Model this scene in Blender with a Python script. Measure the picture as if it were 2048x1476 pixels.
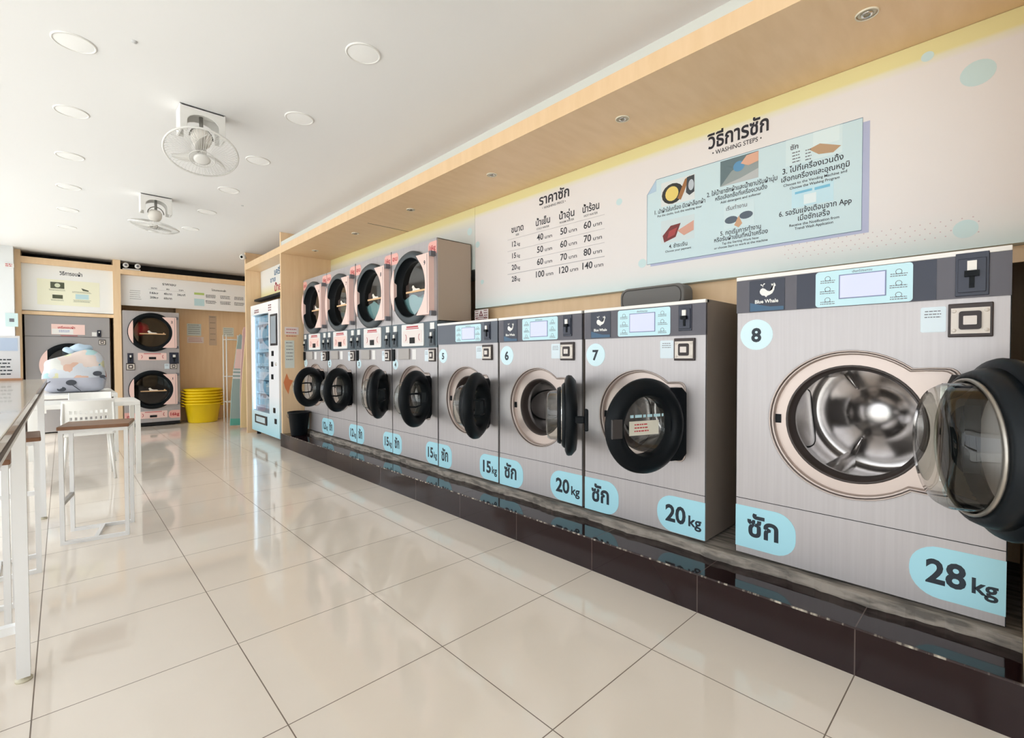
import bpy, bmesh, math, random
from mathutils import Vector, Matrix
PI = math.pi
random.seed(7)
S = bpy.context.scene
C = S.collection
for o in list(bpy.data.objects): bpy.data.objects.remove(o)

# ------------------------------------------------------------ camera
YAW, PITCH, ROLL, FPX, CX, CY, CAMH = 0.7593, -0.0195, -0.0022, 947.3, 1024.06, 734.54, 1.178
cam = bpy.data.cameras.new('camera'); co = bpy.data.objects.new('camera', cam); C.objects.link(co)
fw = Vector((math.sin(YAW)*math.cos(PITCH), math.cos(YAW)*math.cos(PITCH), math.sin(PITCH)))
rt = Vector((math.cos(YAW), -math.sin(YAW), 0)); up = rt.cross(fw)
r2 = math.cos(ROLL)*rt + math.sin(ROLL)*up; u2 = -math.sin(ROLL)*rt + math.cos(ROLL)*up
co.matrix_world = Matrix(((r2.x, u2.x, -fw.x, 0), (r2.y, u2.y, -fw.y, 0), (r2.z, u2.z, -fw.z, CAMH), (0, 0, 0, 1)))
cam.sensor_width = 36; cam.sensor_fit = 'HORIZONTAL'; cam.lens = FPX*36/2048
cam.shift_x = -(CX-1024)/2048; cam.shift_y = (CY-738)/2048; cam.clip_start = 0.02
S.camera = co
S.view_settings.view_transform = 'Standard'; S.view_settings.look = 'None'
S.view_settings.gamma = 1; S.view_settings.use_curve_mapping = False
S.view_settings.exposure = -0.66
# ------------------------------------------------------------ daylight
W = bpy.data.worlds.new('sky'); S.world = W; W.use_nodes = True
nt = W.node_tree; bg = nt.nodes['Background']
tc = nt.nodes.new('ShaderNodeTexCoord'); sp = nt.nodes.new('ShaderNodeSeparateXYZ'); rp = nt.nodes.new('ShaderNodeValToRGB')
mr = nt.nodes.new('ShaderNodeMapRange'); mr.inputs[1].default_value = -1; mr.inputs[2].default_value = 1
nt.links.new(tc.outputs['Generated'], sp.inputs[0]); nt.links.new(sp.outputs[2], mr.inputs[0]); nt.links.new(mr.outputs[0], rp.inputs[0])
e = rp.color_ramp.elements
e[0].position = 0.46; e[0].color = (.80, .77, .72, 1); e[1].position = 0.54; e[1].color = (.93, .96, 1, 1)
nt.links.new(rp.outputs[0], bg.inputs[0]); bg.inputs[1].default_value = 4.2
sun = bpy.data.lights.new('sun', 'SUN'); sun.energy = 9; sun.angle = math.radians(7); sun.color = (1, .96, .9)
so = bpy.data.objects.new('sun', sun); C.objects.link(so)
so.rotation_euler = Vector((.55, .80, -1.4)).to_track_quat('-Z', 'Y').to_euler(); so.location = (-3, -3, 4)
def portal(name, loc, rot, sx, sy):
    l = bpy.data.lights.new(name, 'AREA'); l.shape = 'RECTANGLE'; l.size = sx; l.size_y = sy; l.cycles.is_portal = True
    o = bpy.data.objects.new(name, l); C.objects.link(o); o.location = loc; o.rotation_euler = rot
portal('window_portal', (-1.02, 3.9, 1.4), (0, -PI/2, 0), 2.8, 12.6)
def downlamp(loc, power, size, col=(1, .97, .92)):
    l = bpy.data.lights.new('lamp_light', 'AREA'); l.shape = 'DISK'; l.size = size; l.energy = power; l.color = col
    o = bpy.data.objects.new('lamp_light', l); C.objects.link(o); o.location = loc

# ------------------------------------------------------------ materials
MATS = {}
def mat(name, col, rough=.5, metal=0., spec=.5, alpha=1., trans=0., emit=None, estr=0., ior=1.45, coat=0.):
    if name in MATS: return MATS[name]
    m = bpy.data.materials.new(name); m.use_nodes = True
    b = m.node_tree.nodes['Principled BSDF']
    b.inputs['Base Color'].default_value = (*col, 1); b.inputs['Roughness'].default_value = rough
    b.inputs['Metallic'].default_value = metal; b.inputs['Specular IOR Level'].default_value = spec
    b.inputs['Transmission Weight'].default_value = trans; b.inputs['IOR'].default_value = ior
    b.inputs['Coat Weight'].default_value = coat
    if emit: b.inputs['Emission Color'].default_value = (*emit, 1); b.inputs['Emission Strength'].default_value = estr
    MATS[name] = m; return m
def nodes_of(m): return m.node_tree.nodes, m.node_tree.links, m.node_tree.nodes['Principled BSDF']
def noise_tint(m, c1, c2, scale=(1, 1, 1), detail=4, nscale=5, lo=.35, hi=.65, bump=0.):
    n, l, b = nodes_of(m)
    t = n.new('ShaderNodeTexCoord'); mp = n.new('ShaderNodeMapping'); mp.inputs['Scale'].default_value = scale
    x = n.new('ShaderNodeTexNoise'); x.inputs['Scale'].default_value = nscale; x.inputs['Detail'].default_value = detail
    r = n.new('ShaderNodeValToRGB'); r.color_ramp.elements[0].position = lo; r.color_ramp.elements[1].position = hi
    r.color_ramp.elements[0].color = (*c1, 1); r.color_ramp.elements[1].color = (*c2, 1)
    l.new(t.outputs['Object'], mp.inputs[0]); l.new(mp.outputs[0], x.inputs['Vector']); l.new(x.outputs['Fac'], r.inputs[0]); l.new(r.outputs[0], b.inputs['Base Color'])
    if bump:
        bp = n.new('ShaderNodeBump'); bp.inputs['Strength'].default_value = bump; bp.inputs['Distance'].default_value = .002
        l.new(x.outputs['Fac'], bp.inputs['Height']); l.new(bp.outputs[0], b.inputs['Normal'])
    return m
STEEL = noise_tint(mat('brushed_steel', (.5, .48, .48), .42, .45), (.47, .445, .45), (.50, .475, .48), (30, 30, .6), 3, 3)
STEEL_R = mat('door_ring_steel', (.55, .465, .425), .34, .6)
DRUM = noise_tint(mat('drum_steel', (.6, .58, .57), .27, 1.), (.58, .55, .54), (.70, .67, .66), (1, 1, 1), 2, 6)
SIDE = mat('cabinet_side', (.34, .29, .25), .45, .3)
PANEL = mat('control_panel_grey', (.105, .10, .12), .35)
NAVY = mat('navy_badge', (.028, .033, .055), .25)
WAVE = mat('blue_wave', (.04, .11, .2), .25)
BLACK = mat('black_plastic', (.006, .008, .010), .38, spec=.15)
BLACKM = mat('black_matt', (.008, .008, .009), .7)
GASKET = mat('gasket_rubber', (.008, .011, .014), .4, spec=.25)
CHROME = mat('chrome', (.75, .73, .7), .15, 1.)
WHITE = mat('white_paint', (.92, .92, .91), .4)
WHITEP = mat('white_plastic', (.85, .84, .81), .35)
TRIM = mat('white_trim', (.86, .84, .81), .3)
CYAN = mat('cyan_vinyl', (.42, .76, .87), .3)
PALECYAN = mat('pale_cyan_vinyl', (.66, .86, .92), .3)
INK = mat('dark_ink', (.012, .022, .035), .4)
GREYINK = mat('grey_ink', (.16, .16, .18), .5)
PINK = mat('pink_vinyl', (.86, .47, .42), .35)
LPINK = mat('light_pink_vinyl', (.92, .66, .60), .35)
REDINK = mat('red_ink', (.5, .04, .05), .4)
SCREEN = mat('lcd_screen', (.55, .58, .78), .2, emit=(.62, .66, .9), estr=.35)
WOOD = noise_tint(mat('maple_laminate', (.7, .47, .27), .38), (.80, .565, .33), (.84, .605, .37), (1.5, 6, 1), 5, 3)
WOODV = noise_tint(mat('maple_laminate_upright', (.7, .47, .27), .42), (.84, .60, .36), (.88, .65, .41), (8, 8, .7), 5, 3)
def glass(name, tint=(.93, .96, .95), rough=0., mix=.12):
    m = bpy.data.materials.new(name); m.use_nodes = True; n = m.node_tree.nodes; l = m.node_tree.links
    n.remove(n['Principled BSDF']); out = n['Material Output']
    t = n.new('ShaderNodeBsdfTransparent'); t.inputs[0].default_value = (*tint, 1)
    g = n.new('ShaderNodeBsdfGlossy'); g.inputs['Roughness'].default_value = rough
    f = n.new('ShaderNodeLayerWeight'); f.inputs[0].default_value = .5
    pw = n.new('ShaderNodeMath'); pw.operation = 'POWER'; pw.inputs[1].default_value = 3.5; l.new(f.outputs['Facing'], pw.inputs[0])
    a = n.new('ShaderNodeMath'); a.operation = 'ADD'; a.inputs[1].default_value = mix; a.use_clamp = True
    x = n.new('ShaderNodeMixShader'); l.new(pw.outputs[0], a.inputs[0]); l.new(a.outputs[0], x.inputs[0])
    l.new(t.outputs[0], x.inputs[1]); l.new(g.outputs[0], x.inputs[2]); l.new(x.outputs[0], out.inputs[0])
    MATS[name] = m; return m
GLASS = glass('clear_glass', (.86, .88, .86), .02, .06)
GLASSD = glass('smoked_glass', (.66, .63, .60), .02, .08)

# ------------------------------------------------------------ mesh helpers
def new_bm(): return bmesh.new()
def bx(bm, x0, x1, y0, y1, z0, z1, mi=0):
    if x0 > x1: x0, x1 = x1, x0
    if y0 > y1: y0, y1 = y1, y0
    if z0 > z1: z0, z1 = z1, z0
    v = [bm.verts.new(p) for p in ((x0,y0,z0),(x1,y0,z0),(x1,y1,z0),(x0,y1,z0),(x0,y0,z1),(x1,y0,z1),(x1,y1,z1),(x0,y1,z1))]
    for f in ((3,2,1,0),(4,5,6,7),(0,1,5,4),(1,2,6,5),(2,3,7,6),(3,0,4,7)):
        bm.faces.new([v[i] for i in f]).material_index = mi
def frame_of(axis):
    a = Vector(axis).normalized(); t = Vector((0, 0, 1)) if abs(a.z) < .9 else Vector((1, 0, 0))
    u = t.cross(a).normalized(); return u, a.cross(u), a
def lathe(bm, prof, org=(0, 0, 0), axis=(0, 0, 1), seg=48, mi=0, smooth=True, closed=False):
    u, v, a = frame_of(axis); org = Vector(org); rings = []
    for r, h in prof:
        if r < 1e-6: rings.append([bm.verts.new(org+a*h)])
        else: rings.append([bm.verts.new(org+a*h+(u*math.cos(2*PI*i/seg)+v*math.sin(2*PI*i/seg))*r) for i in range(seg)])
    pairs = list(zip(rings, rings[1:]))
    if closed: pairs.append((rings[-1], rings[0]))
    for A, B in pairs:
        for i in range(seg):
            j = (i+1) % seg
            if len(A) == 1 and len(B) == 1: continue
            if len(A) == 1: f = bm.faces.new((A[0], B[j], B[i]))
            elif len(B) == 1: f = bm.faces.new((A[i], A[j], B[0]))
            else: f = bm.faces.new((A[i], A[j], B[j], B[i]))
            f.smooth = smooth; f.material_index = mi
def tube(bm, pts, r, seg=8, mi=0, cyc=False, cap=True):
    pts = [Vector(p) for p in pts]; n = len(pts); rings = []; prev = None
    for i, p in enumerate(pts):
        if cyc: d = pts[(i+1) % n]-pts[i-1]
        else: d = pts[min(i+1, n-1)]-pts[max(i-1, 0)]
        d.normalize()
        if prev is None: u = frame_of(d)[0]
        else:
            u = prev-d*prev.dot(d)
            u = u.normalized() if u.length > 1e-6 else frame_of(d)[0]
        prev = u; v = d.cross(u); rr = r[i] if isinstance(r, (list, tuple)) else r
        rings.append([bm.verts.new(p+(u*math.cos(2*PI*k/seg)+v*math.sin(2*PI*k/seg))*rr) for k in range(seg)])
    P = list(zip(rings, rings[1:]))
    if cyc: P.append((rings[-1], rings[0]))
    for A, B in P:
        for k in range(seg):
            f = bm.faces.new((A[k], A[(k+1) % seg], B[(k+1) % seg], B[k])); f.smooth = True; f.material_index = mi
    if cap and not cyc:
        bm.faces.new(rings[0][::-1]).material_index = mi; bm.faces.new(rings[-1]).material_index = mi
def bar(bm, p0, p1, w, mi=0, w2=None):
    """square tube between two points"""
    p0, p1 = Vector(p0), Vector(p1); u, v, a = frame_of(p1-p0); w2 = w2 or w
    A = [bm.verts.new(p0+u*(sx*w/2)+v*(sy*w2/2)) for sx, sy in ((-1,-1),(1,-1),(1,1),(-1,1))]
    B = [bm.verts.new(p1+u*(sx*w/2)+v*(sy*w2/2)) for sx, sy in ((-1,-1),(1,-1),(1,1),(-1,1))]
    for i in range(4): bm.faces.new((A[i], A[(i+1) % 4], B[(i+1) % 4], B[i])).material_index = mi
    bm.faces.new(A[::-1]).material_index = mi; bm.faces.new(B).material_index = mi
def plate(bm, pts, y0, y1, holes=(), mi=0):
    """flat outline in x,z (front at y1, back at y0), with holes"""
    def loop(P, y): return [bm.verts.new((x, y, z)) for x, z in P]
    fr = [loop(P, y1) for P in [pts, *holes]]; bk = [loop(P, y0) for P in [pts, *holes]]
    for L in (fr, bk):
        if holes:
            es = []
            for q in L: es += [bm.edges.new((q[i], q[(i+1) % len(q)])) for i in range(len(q))]
            g = bmesh.ops.triangle_fill(bm, use_beauty=True, use_dissolve=False, edges=es)
            for f in g['geom']:
                if isinstance(f, bmesh.types.BMFace): f.material_index = mi
        else: bm.faces.new(L[0]).material_index = mi
    for q, s in zip(fr, bk):
        n = len(q)
        for i in range(n): bm.faces.new((q[i], q[(i+1) % n], s[(i+1) % n], s[i])).material_index = mi
def circ(cx, cz, r, n=48, a0=0, a1=2*PI, rz=None):
    full = abs(a1-a0-2*PI) < 1e-6; k = n if full else n+1
    return [(cx+r*math.cos(a0+(a1-a0)*i/n), cz+(rz or r)*math.sin(a0+(a1-a0)*i/n)) for i in range(k)]
def rrect(x0, x1, z0, z1, r, n=5, corners=(1, 1, 1, 1)):
    out = []
    for (cx, cz, a, on) in ((x1-r, z1-r, 0, corners[0]), (x0+r, z1-r, PI/2, corners[1]), (x0+r, z0+r, PI, corners[2]), (x1-r, z0+r, 1.5*PI, corners[3])):
        if on: out += [(cx+r*math.cos(a+PI/2*i/n), cz+r*math.sin(a+PI/2*i/n)) for i in range(n+1)]
        else: out.append((cx+(r if a in (0, 1.5*PI) else -r), cz+(r if a in (0, PI/2) else -r)))
    return out
def obj(name, bm, mats, parent=None, loc=None, rot=None, bevel=0., auto=True):
    bmesh.ops.recalc_face_normals(bm, faces=bm.faces)
    me = bpy.data.meshes.new(name); bm.to_mesh(me); bm.free()
    for m in (mats if isinstance(mats, (list, tuple)) else [mats]): me.materials.append(m)
    o = bpy.data.objects.new(name, me); C.objects.link(o)
    if parent: o.parent = parent
    if loc: o.location = loc
    if rot: o.rotation_euler = rot
    if bevel:
        b = o.modifiers.new('bevel', 'BEVEL'); b.width = bevel; b.segments = 2; b.limit_method = 'ANGLE'; b.angle_limit = math.radians(40)
    return o
def tag(o, label, cat, group=None):
    o['label'] = label; o['category'] = cat
    if group: o['group'] = group
    return o
def thing(name, label, cat, loc=(0, 0, 0), rz=0, group=None):
    o = bpy.data.objects.new(name, None); C.objects.link(o); o.location = loc; o.rotation_euler = (0, 0, rz); o.empty_display_size = .1
    return tag(o, label, cat, group)
def struct(name, bm, m, **k):
    o = obj(name, bm, m, **k); o['kind'] = 'structure'; return o
def copy_tree(o, parent=None):
    c = o.copy(); C.objects.link(c)
    if parent: c.parent = parent
    for ch in [x for x in bpy.data.objects if x.parent == o]: copy_tree(ch, c)
    return c
# writing: adds glyph outlines of a text to a bmesh, in the x,z plane facing -y
_cache = {}
def glyphs(s, bold):
    k = (s, bold)
    if k in _cache: return _cache[k]
    cu = bpy.data.curves.new('t', 'FONT'); cu.body = s; cu.size = 1; cu.offset = bold; cu.resolution_u = 3; cu.fill_mode = 'FRONT'
    o = bpy.data.objects.new('t', cu); C.objects.link(o)
    me = bpy.data.meshes.new_from_object(o)
    V = [tuple(v.co) for v in me.vertices]; F = [tuple(p.vertices) for p in me.polygons]
    bpy.data.objects.remove(o); bpy.data.curves.remove(cu); bpy.data.meshes.remove(me)
    _cache[k] = (V, F); return V, F
def write(bm, s, x, z, h, y=-.001, bold=.02, mi=0, align='c', fit=None, sx=1.):
    """h = font size; fit = wanted width"""
    V, F = glyphs(s, bold)
    if not V: return
    x0 = min(v[0] for v in V); x1 = max(v[0] for v in V); w = (x1-x0)*h*sx
    if fit: sx = sx*fit/w; w = fit
    off = {'c': -w/2, 'l': 0, 'r': -w}[align]
    vs = [bm.verts.new((x+off+(a-x0)*h*sx, y, z+b*h)) for a, b, c in V]
    for f in F:
        try: bm.faces.new([vs[i] for i in f]).material_index = mi
        except ValueError: pass
def lines(bm, x0, x1, z, n, dz, h, y, mi=0, seed=0):
    """unreadably small print: rows of short dashes"""
    R = random.Random(seed)
    for i in range(n):
        x = x0+R.random()*.05*(x1-x0); e_ = x1-R.random()*.12*(x1-x0); zz = z-i*dz
        while x < e_:
            w = min(R.uniform(1.2, 3.2)*h, e_-x); bx(bm, x, x+w, y, y+.0004, zz, zz+h, mi); x += w+h*.6
# ============================================================ SETTING
XP = 2.11; XM = 2.38; XW = 3.20; ZP = .178; ZB = .228; ZS = 2.57; ZC = 2.85
YA, YB = -.04, 6.66      # machine bay
# floor with tile joints
def tile_mat():
    m = mat('porcelain_tile', (.6, .55, .48), .08, coat=.3); n, l, b = nodes_of(m)
    t = n.new('ShaderNodeTexCoord'); s = n.new('ShaderNodeSeparateXYZ'); l.new(t.outputs['Object'], s.inputs[0])
    def M(op, a, bb=None, c=None):
        q = n.new('ShaderNodeMath'); q.operation = op
        for i, v in enumerate((a, bb, c)):
            if v is None: continue
            if isinstance(v, (int, float)): q.inputs[i].default_value = v
            else: l.new(v, q.inputs[i])
        return q.outputs[0]
    T = .6
    # columns: joints at x = .509 + k*.598; rows: y = .985 + k*.602, rows left of the second joint are offset
    fx = M('FRACT', M('DIVIDE', M('SUBTRACT', s.outputs[0], .509-60), T))
    left = M('LESS_THAN', s.outputs[0], .509)
    sh = M('MULTIPLY', left, .0)
    fy = M('FRACT', M('DIVIDE', M('ADD', M('SUBTRACT', s.outputs[1], .985-60), sh), T))
    def edge(f): return M('MINIMUM', f, M('SUBTRACT', 1.0, f))
    ed = M('MINIMUM', edge(fx), edge(fy))
    jl = M('LESS_THAN', ed, .0032)
    ns = n.new('ShaderNodeTexNoise'); ns.inputs['Scale'].default_value = 1.6; ns.inputs['Detail'].default_value = 6; l.new(t.outputs['Object'], ns.inputs['Vector'])
    r = n.new('ShaderNodeValToRGB'); r.color_ramp.elements[0].color = (.87, .785, .685, 1); r.color_ramp.elements[1].color = (.92, .84, .745, 1)
    r.color_ramp.elements[0].position = .3; r.color_ramp.elements[1].position = .7; l.new(ns.outputs['Fac'], r.inputs[0])
    mx = n.new('ShaderNodeMix'); mx.data_type = 'RGBA'; l.new(jl, mx.inputs[0]); l.new(r.outputs[0], mx.inputs[6]); mx.inputs[7].default_value = (.22, .17, .13, 1)
    l.new(mx.outputs[2], b.inputs['Base Color'])
    rr = M('ADD', M('MULTIPLY', jl, .5), .07); l.new(rr, b.inputs['Roughness'])
    bp = n.new('ShaderNodeBump'); bp.inputs['Strength'].default_value = .3; bp.inputs['Distance'].default_value = .002
    l.new(M('SUBTRACT', 1.0, jl), bp.inputs['Height']); l.new(bp.outputs[0], b.inputs['Normal'])
    return m
TILE = tile_mat()
b = new_bm(); bx(b, -1.1, 3.3, -2.6, 11.3, -.1, 0); struct('floor', b, TILE)
b = new_bm(); bx(b, -40, -1.1, -40, 50, -.2, -.06)
struct('ground', b, mat('pale_paving', (.80, .79, .76), .8))
CEIL = mat('ceiling_paint', (.87, .865, .855), .6)
b = new_bm(); bx(b, -1.1, 2.30, -2.6, 11.3, ZC, ZC+.15); bx(b, 2.30, 3.3, YB, 11.3, ZC, ZC+.15); struct('ceiling', b, CEIL)
b = new_bm(); bx(b, -2.3, -1.1, -2.6, 6.6, ZC, ZC+.12); struct('trim_16', b, CEIL)  # added awning out of view, keeps sun and upper sky off the window
WPAINT = mat('wall_paint', (.8, .79, .77), .6)
b = new_bm(); bx(b, XW, 3.3, -2.6, 8.36, 0, ZC+.1); struct('wall_right', b, WOODV)
b = new_bm(); bx(b, -1.1, 3.3, 11.1, 11.3, 0, ZC); struct('wall_back', b, WOODV)
b = new_bm(); bx(b, XW, 3.3, 8.36, 11.1, 0, ZC); struct('wall_right.001', b, WOODV)
b = new_bm(); bx(b, 2.30, 2.36, -2.6, YB, ZS+.13, ZC+.1); struct('trim_1', b, WHITE)
b = new_bm(); bx(b, -1.1, 3.3, -2.8, -2.6, -.1, ZC+.15); struct('wall_front', b, WPAINT)
# canopy with fascia
b = new_bm(); bx(b, XP, XW, -2.6, 8.36, ZS, ZS+.095)
o = struct('trim_2', b, WOOD)
b = new_bm(); bx(b, 2.30, 2.782, 4.575, 4.58, ZS-.0015, ZS+.01); struct('trim_3', b, BLACKM)
b = new_bm(); bx(b, XP+.001, XP+.02, -2.6, YB-.02, ZS+.095, ZS+.145); struct('trim_15', b, mat('pale_edge', (.66, .67, .62), .5))
# partitions
for i, (y0, y1, zb, zt) in enumerate(((YA-.035, YA+.0, ZP, ZS), (YB, YB+.035, ZP-.0, ZC), (8.32, 8.36, 0, ZC))):
    b = new_bm(); bx(b, XP+.002, XW, y0, y1, zb, ZS-.001)
    if zt > ZS: bx(b, XP+.002, 2.6, y0, y1, ZS+.0951, ZC-.002)
    struct('trim_%d' % (4+i), b, WOODV)
b = new_bm(); bx(b, XP, 2.13, -2.6, -.9, 0, ZS); struct('trim_14', b, WOODV)
# plinth
PL = mat('dark_granite', (.02, .01, .01), .06, spec=.45)
n, l, pb = nodes_of(PL)
t = n.new('ShaderNodeTexCoord'); s_ = n.new('ShaderNodeSeparateXYZ'); l.new(t.outputs['Object'], s_.inputs[0])
a1 = n.new('ShaderNodeMath'); a1.operation = 'SUBTRACT'; l.new(s_.outputs[1], a1.inputs[0]); a1.inputs[1].default_value = .383-60
a2 = n.new('ShaderNodeMath'); a2.operation = 'DIVIDE'; l.new(a1.outputs[0], a2.inputs[0]); a2.inputs[1].default_value = .6
a3 = n.new('ShaderNodeMath'); a3.operation = 'FRACT'; l.new(a2.outputs[0], a3.inputs[0])
a4 = n.new('ShaderNodeMath'); a4.operation = 'LESS_THAN'; l.new(a3.outputs[0], a4.inputs[0]); a4.inputs[1].default_value = .006
mx = n.new('ShaderNodeMix'); mx.data_type = 'RGBA'; l.new(a4.outputs[0], mx.inputs[0]); mx.inputs[6].default_value = (.018, .008, .009, 1); mx.inputs[7].default_value = (.12, .09, .08, 1)
l.new(mx.outputs[2], pb.inputs['Base Color'])
b = new_bm(); bx(b, XP, XW, -2.6, 6.74, 0, ZP); struct('baseboard_right', b, PL)
# chipped pale edge of the plinth
EDGE = noise_tint(mat('worn_edge', (.3, .25, .2), .5), (.035, .02, .02), (.62, .55, .45), (1, 7, 1), 4, 6, .5, .66)
b = new_bm(); bx(b, XP-.0015, XP+.004, -2.6, 6.74, ZP-.005, ZP+.0015); struct('trim_7', b, EDGE)
CONC = noise_tint(mat('rough_concrete', (.3, .27, .24), .9), (.14, .125, .11), (.34, .30, .26), (5, .8, 5), 8, 8, .38, .62, .6)
b = new_bm()
ys = [YA+.001+i*(YB-YA-.002)/240 for i in range(241)]; R = random.Random(3)
fr = [2.335+.012*math.sin(i*.31)+R.uniform(-.006, .006) for i in range(241)]
v = [[b.verts.new((x, y, z)) for x, z in ((f, ZP), (f+.006, ZB-.012), (f+.02, ZB-.006), (XW-.001, ZB-.006))] for f, y in zip(fr, ys)]
for A, B in zip(v, v[1:]):
    for k in range(3): b.faces.new((A[k], A[k+1], B[k+1], B[k]))
struct('trim_8', b, CONC)
# back wall frame
YF = 10.4
b = new_bm()
for x0, x1 in ((-.505, -.44), (.637, .735)): bx(b, x0, x1, YF, YF+.72, 0, ZC-.001)
bx(b, -.44, .637, YF+.002, YF+.12, 2.655, 2.752); bx(b, .735, XW, YF+.002, YF+.12, 2.62, 2.70)
struct('trim_9', b, WOODV)
b = new_bm(); bx(b, -.44, .637, YF+.35, YF+.36, 2.73, ZC); bx(b, .735, XW, YF+.35, YF+.36, 2.69, ZC); struct('trim_10', b, BLACKM)
b = new_bm(); bx(b, -.44, .637, YF+.04, YF+.09, 1.87, 1.925); struct('trim_11', b, WOODV)
# white pillar left of the frame
b = new_bm(); bx(b, -.95, -.506, 10.2, 11.1, 0, ZC); struct('wall_left', b, mat('white_pillar', (.82, .84, .84), .35))
# shop front: thin white posts and glass along the left
b = new_bm()
for y in (-2.5, .1, 2.7, 5.3, 7.9, 10.1): bx(b, -1.08, -1.0, y, y+.07, 0, ZC)
bx(b, -1.08, -1.0, -2.5, 10.2, 2.72, ZC); bx(b, -1.08, -1.0, -2.5, 10.2, 0, .05)
struct('window_1', b, WHITE)
b = new_bm(); bx(b, -1.045, -1.04, -2.45, 10.15, .05, 2.72)
gl = struct('window_2', b, glass('window_glass', (.97, .98, .98), 0., 0.))

# ============================================================ WASHERS
def recess_outline(cz, r, tz0, tz1, tx, n=44, grow=0.):
    """circle merged with a hinge tab on its right side"""
    r = r+grow; tz0 -= grow; tz1 += grow; tx += grow
    a_top = math.asin(min(.999, (tz1-cz)/r*.985)); a_bot = math.asin(max(-.999, (tz0-cz)/r*.985))
    P = circ(0, cz, r, n, a_top, 2*PI+a_bot)
    rc = .035
    xt = r*math.cos(a_top); xb = r*math.cos(a_bot)
    # bottom edge of the tab to the right, then up, then back to circle start
    P.append((xb+.05, tz0))
    P += [(tx-rc+rc*math.cos(-PI/2+PI/2*i/4), tz0+rc+rc*math.sin(-PI/2+PI/2*i/4)) for i in range(5)]
    P += [(tx-rc+rc*math.cos(PI/2*i/4), tz1-rc+rc*math.sin(PI/2*i/4)) for i in range(5)]
    P.append((xt+.05, tz1))
    return P
def whale(bm, x, z, s, y, mi):
    body = [(-.42, .08), (-.36, .22), (-.24, .28), (-.1, .22), (.05, .08), (.2, .04), (.34, .12), (.40, .3), (.30, .42), (.28, .52), (.40, .5), (.46, .58), (.52, .50), (.56, .36), (.50, .34), (.46, .1), (.36, -.1), (.2, -.2), (.04, -.24), (.0, -.34), (-.08, -.3), (-.1, -.24), (-.28, -.2), (-.4, -.06)]
    vs = [bm.verts.new((x+a*s, y, z+c*s)) for a, c in body]; f = bm.faces.new(vs); f.material_index = mi
    bmesh.ops.triangulate(bm, faces=[f])
    for q in ([(-.24, .34), (-.22, .34), (-.2, .46), (-.08, .56), (-.16, .60), (-.22, .5)], [(-.24, .36), (-.26, .5), (-.36, .56), (-.38, .48), (-.28, .44)]):
        vs = [bm.verts.new((x+a*s, y, z+c*s)) for a, c in q]; f = bm.faces.new(vs); f.material_index = mi; bmesh.ops.triangulate(bm, faces=[f])
def payment_reader(root, cx, cz, w, h, wide=1.0):
    b = new_bm(); bx(b, cx-w/2, cx+w/2, -.012, 0, cz-h/2, cz+h/2)
    o = obj('payment_reader', b, mat('reader_frame', (.035, .022, .02), .4), root, bevel=.003)
    b = new_bm(); bx(b, cx-w*.43, cx+w*.43, -.0165, -.011, cz-h*.40, cz+h*.36)
    for sx in (-.36, .36):
        for sz in (-.3, .27): lathe(b, [(0, .003), (.006, .003), (.007, 0)], (cx+sx*w, -.0165, cz+sz*h), (0, -1, 0), 10)
    obj('reader_plate', b, mat('reader_plate', (.72, .66, .60), .4), o)
    b = new_bm(); plate(b, rrect(cx-w*.25, cx+w*.25, cz-h*.28, cz+h*.26, w*.07), -.0165, -.021); obj('reader_surround', b, mat('reader_brown', (.02, .01, .01), .4), o)
    b = new_bm(); plate(b, rrect(cx-w*.15, cx+w*.15, cz-h*.14, cz+h*.12, w*.02), -.021, -.0235)
    obj('reader_button', b, mat('reader_button', (.72, .66, .62), .4), o)
    return o
def coin_unit(root, cx, cz, w, h, slate=False):
    b = new_bm(); bx(b, cx-w/2, cx+w/2, -.012, 0, cz-h/2, cz+h/2)
    bx(b, cx-w*.42, cx+w*.42, -.018, -.01, cz-h*.42, cz+h*.36)
    o = obj('coin_slot', b, mat('coin_slate', (.055, .07, .085), .4) if slate else NAVY, root, bevel=.002)
    b = new_bm(); bx(b, cx-w*.14, cx+w*.14, -.026, -.016, cz+h*.08, cz+h*.30); obj('coin_insert', b, mat('coin_insert', (.85, .83, .78), .25), o)
    b = new_bm(); bx(b, cx-w*.22, cx+w*.22, -.034, -.018, cz-h*.06, cz+h*.07); bx(b, cx-w*.08, cx+w*.08, -.022, -.018, cz-h*.32, cz-h*.06); obj('coin_button', b, BLACK, o)
def sticker(root, name, pts, m, y=-.0012):
    b = new_bm(); plate(b, pts, 0., y); return obj(name, b, m, root)
def lettering(parent, items, m=INK, y=-.0018, name='lettering'):
    b = new_bm()
    for it in items: write(b, *it[:4], y=y, **(it[4] if len(it) > 4 else {}))
    return obj(name, b, m, parent)
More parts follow.
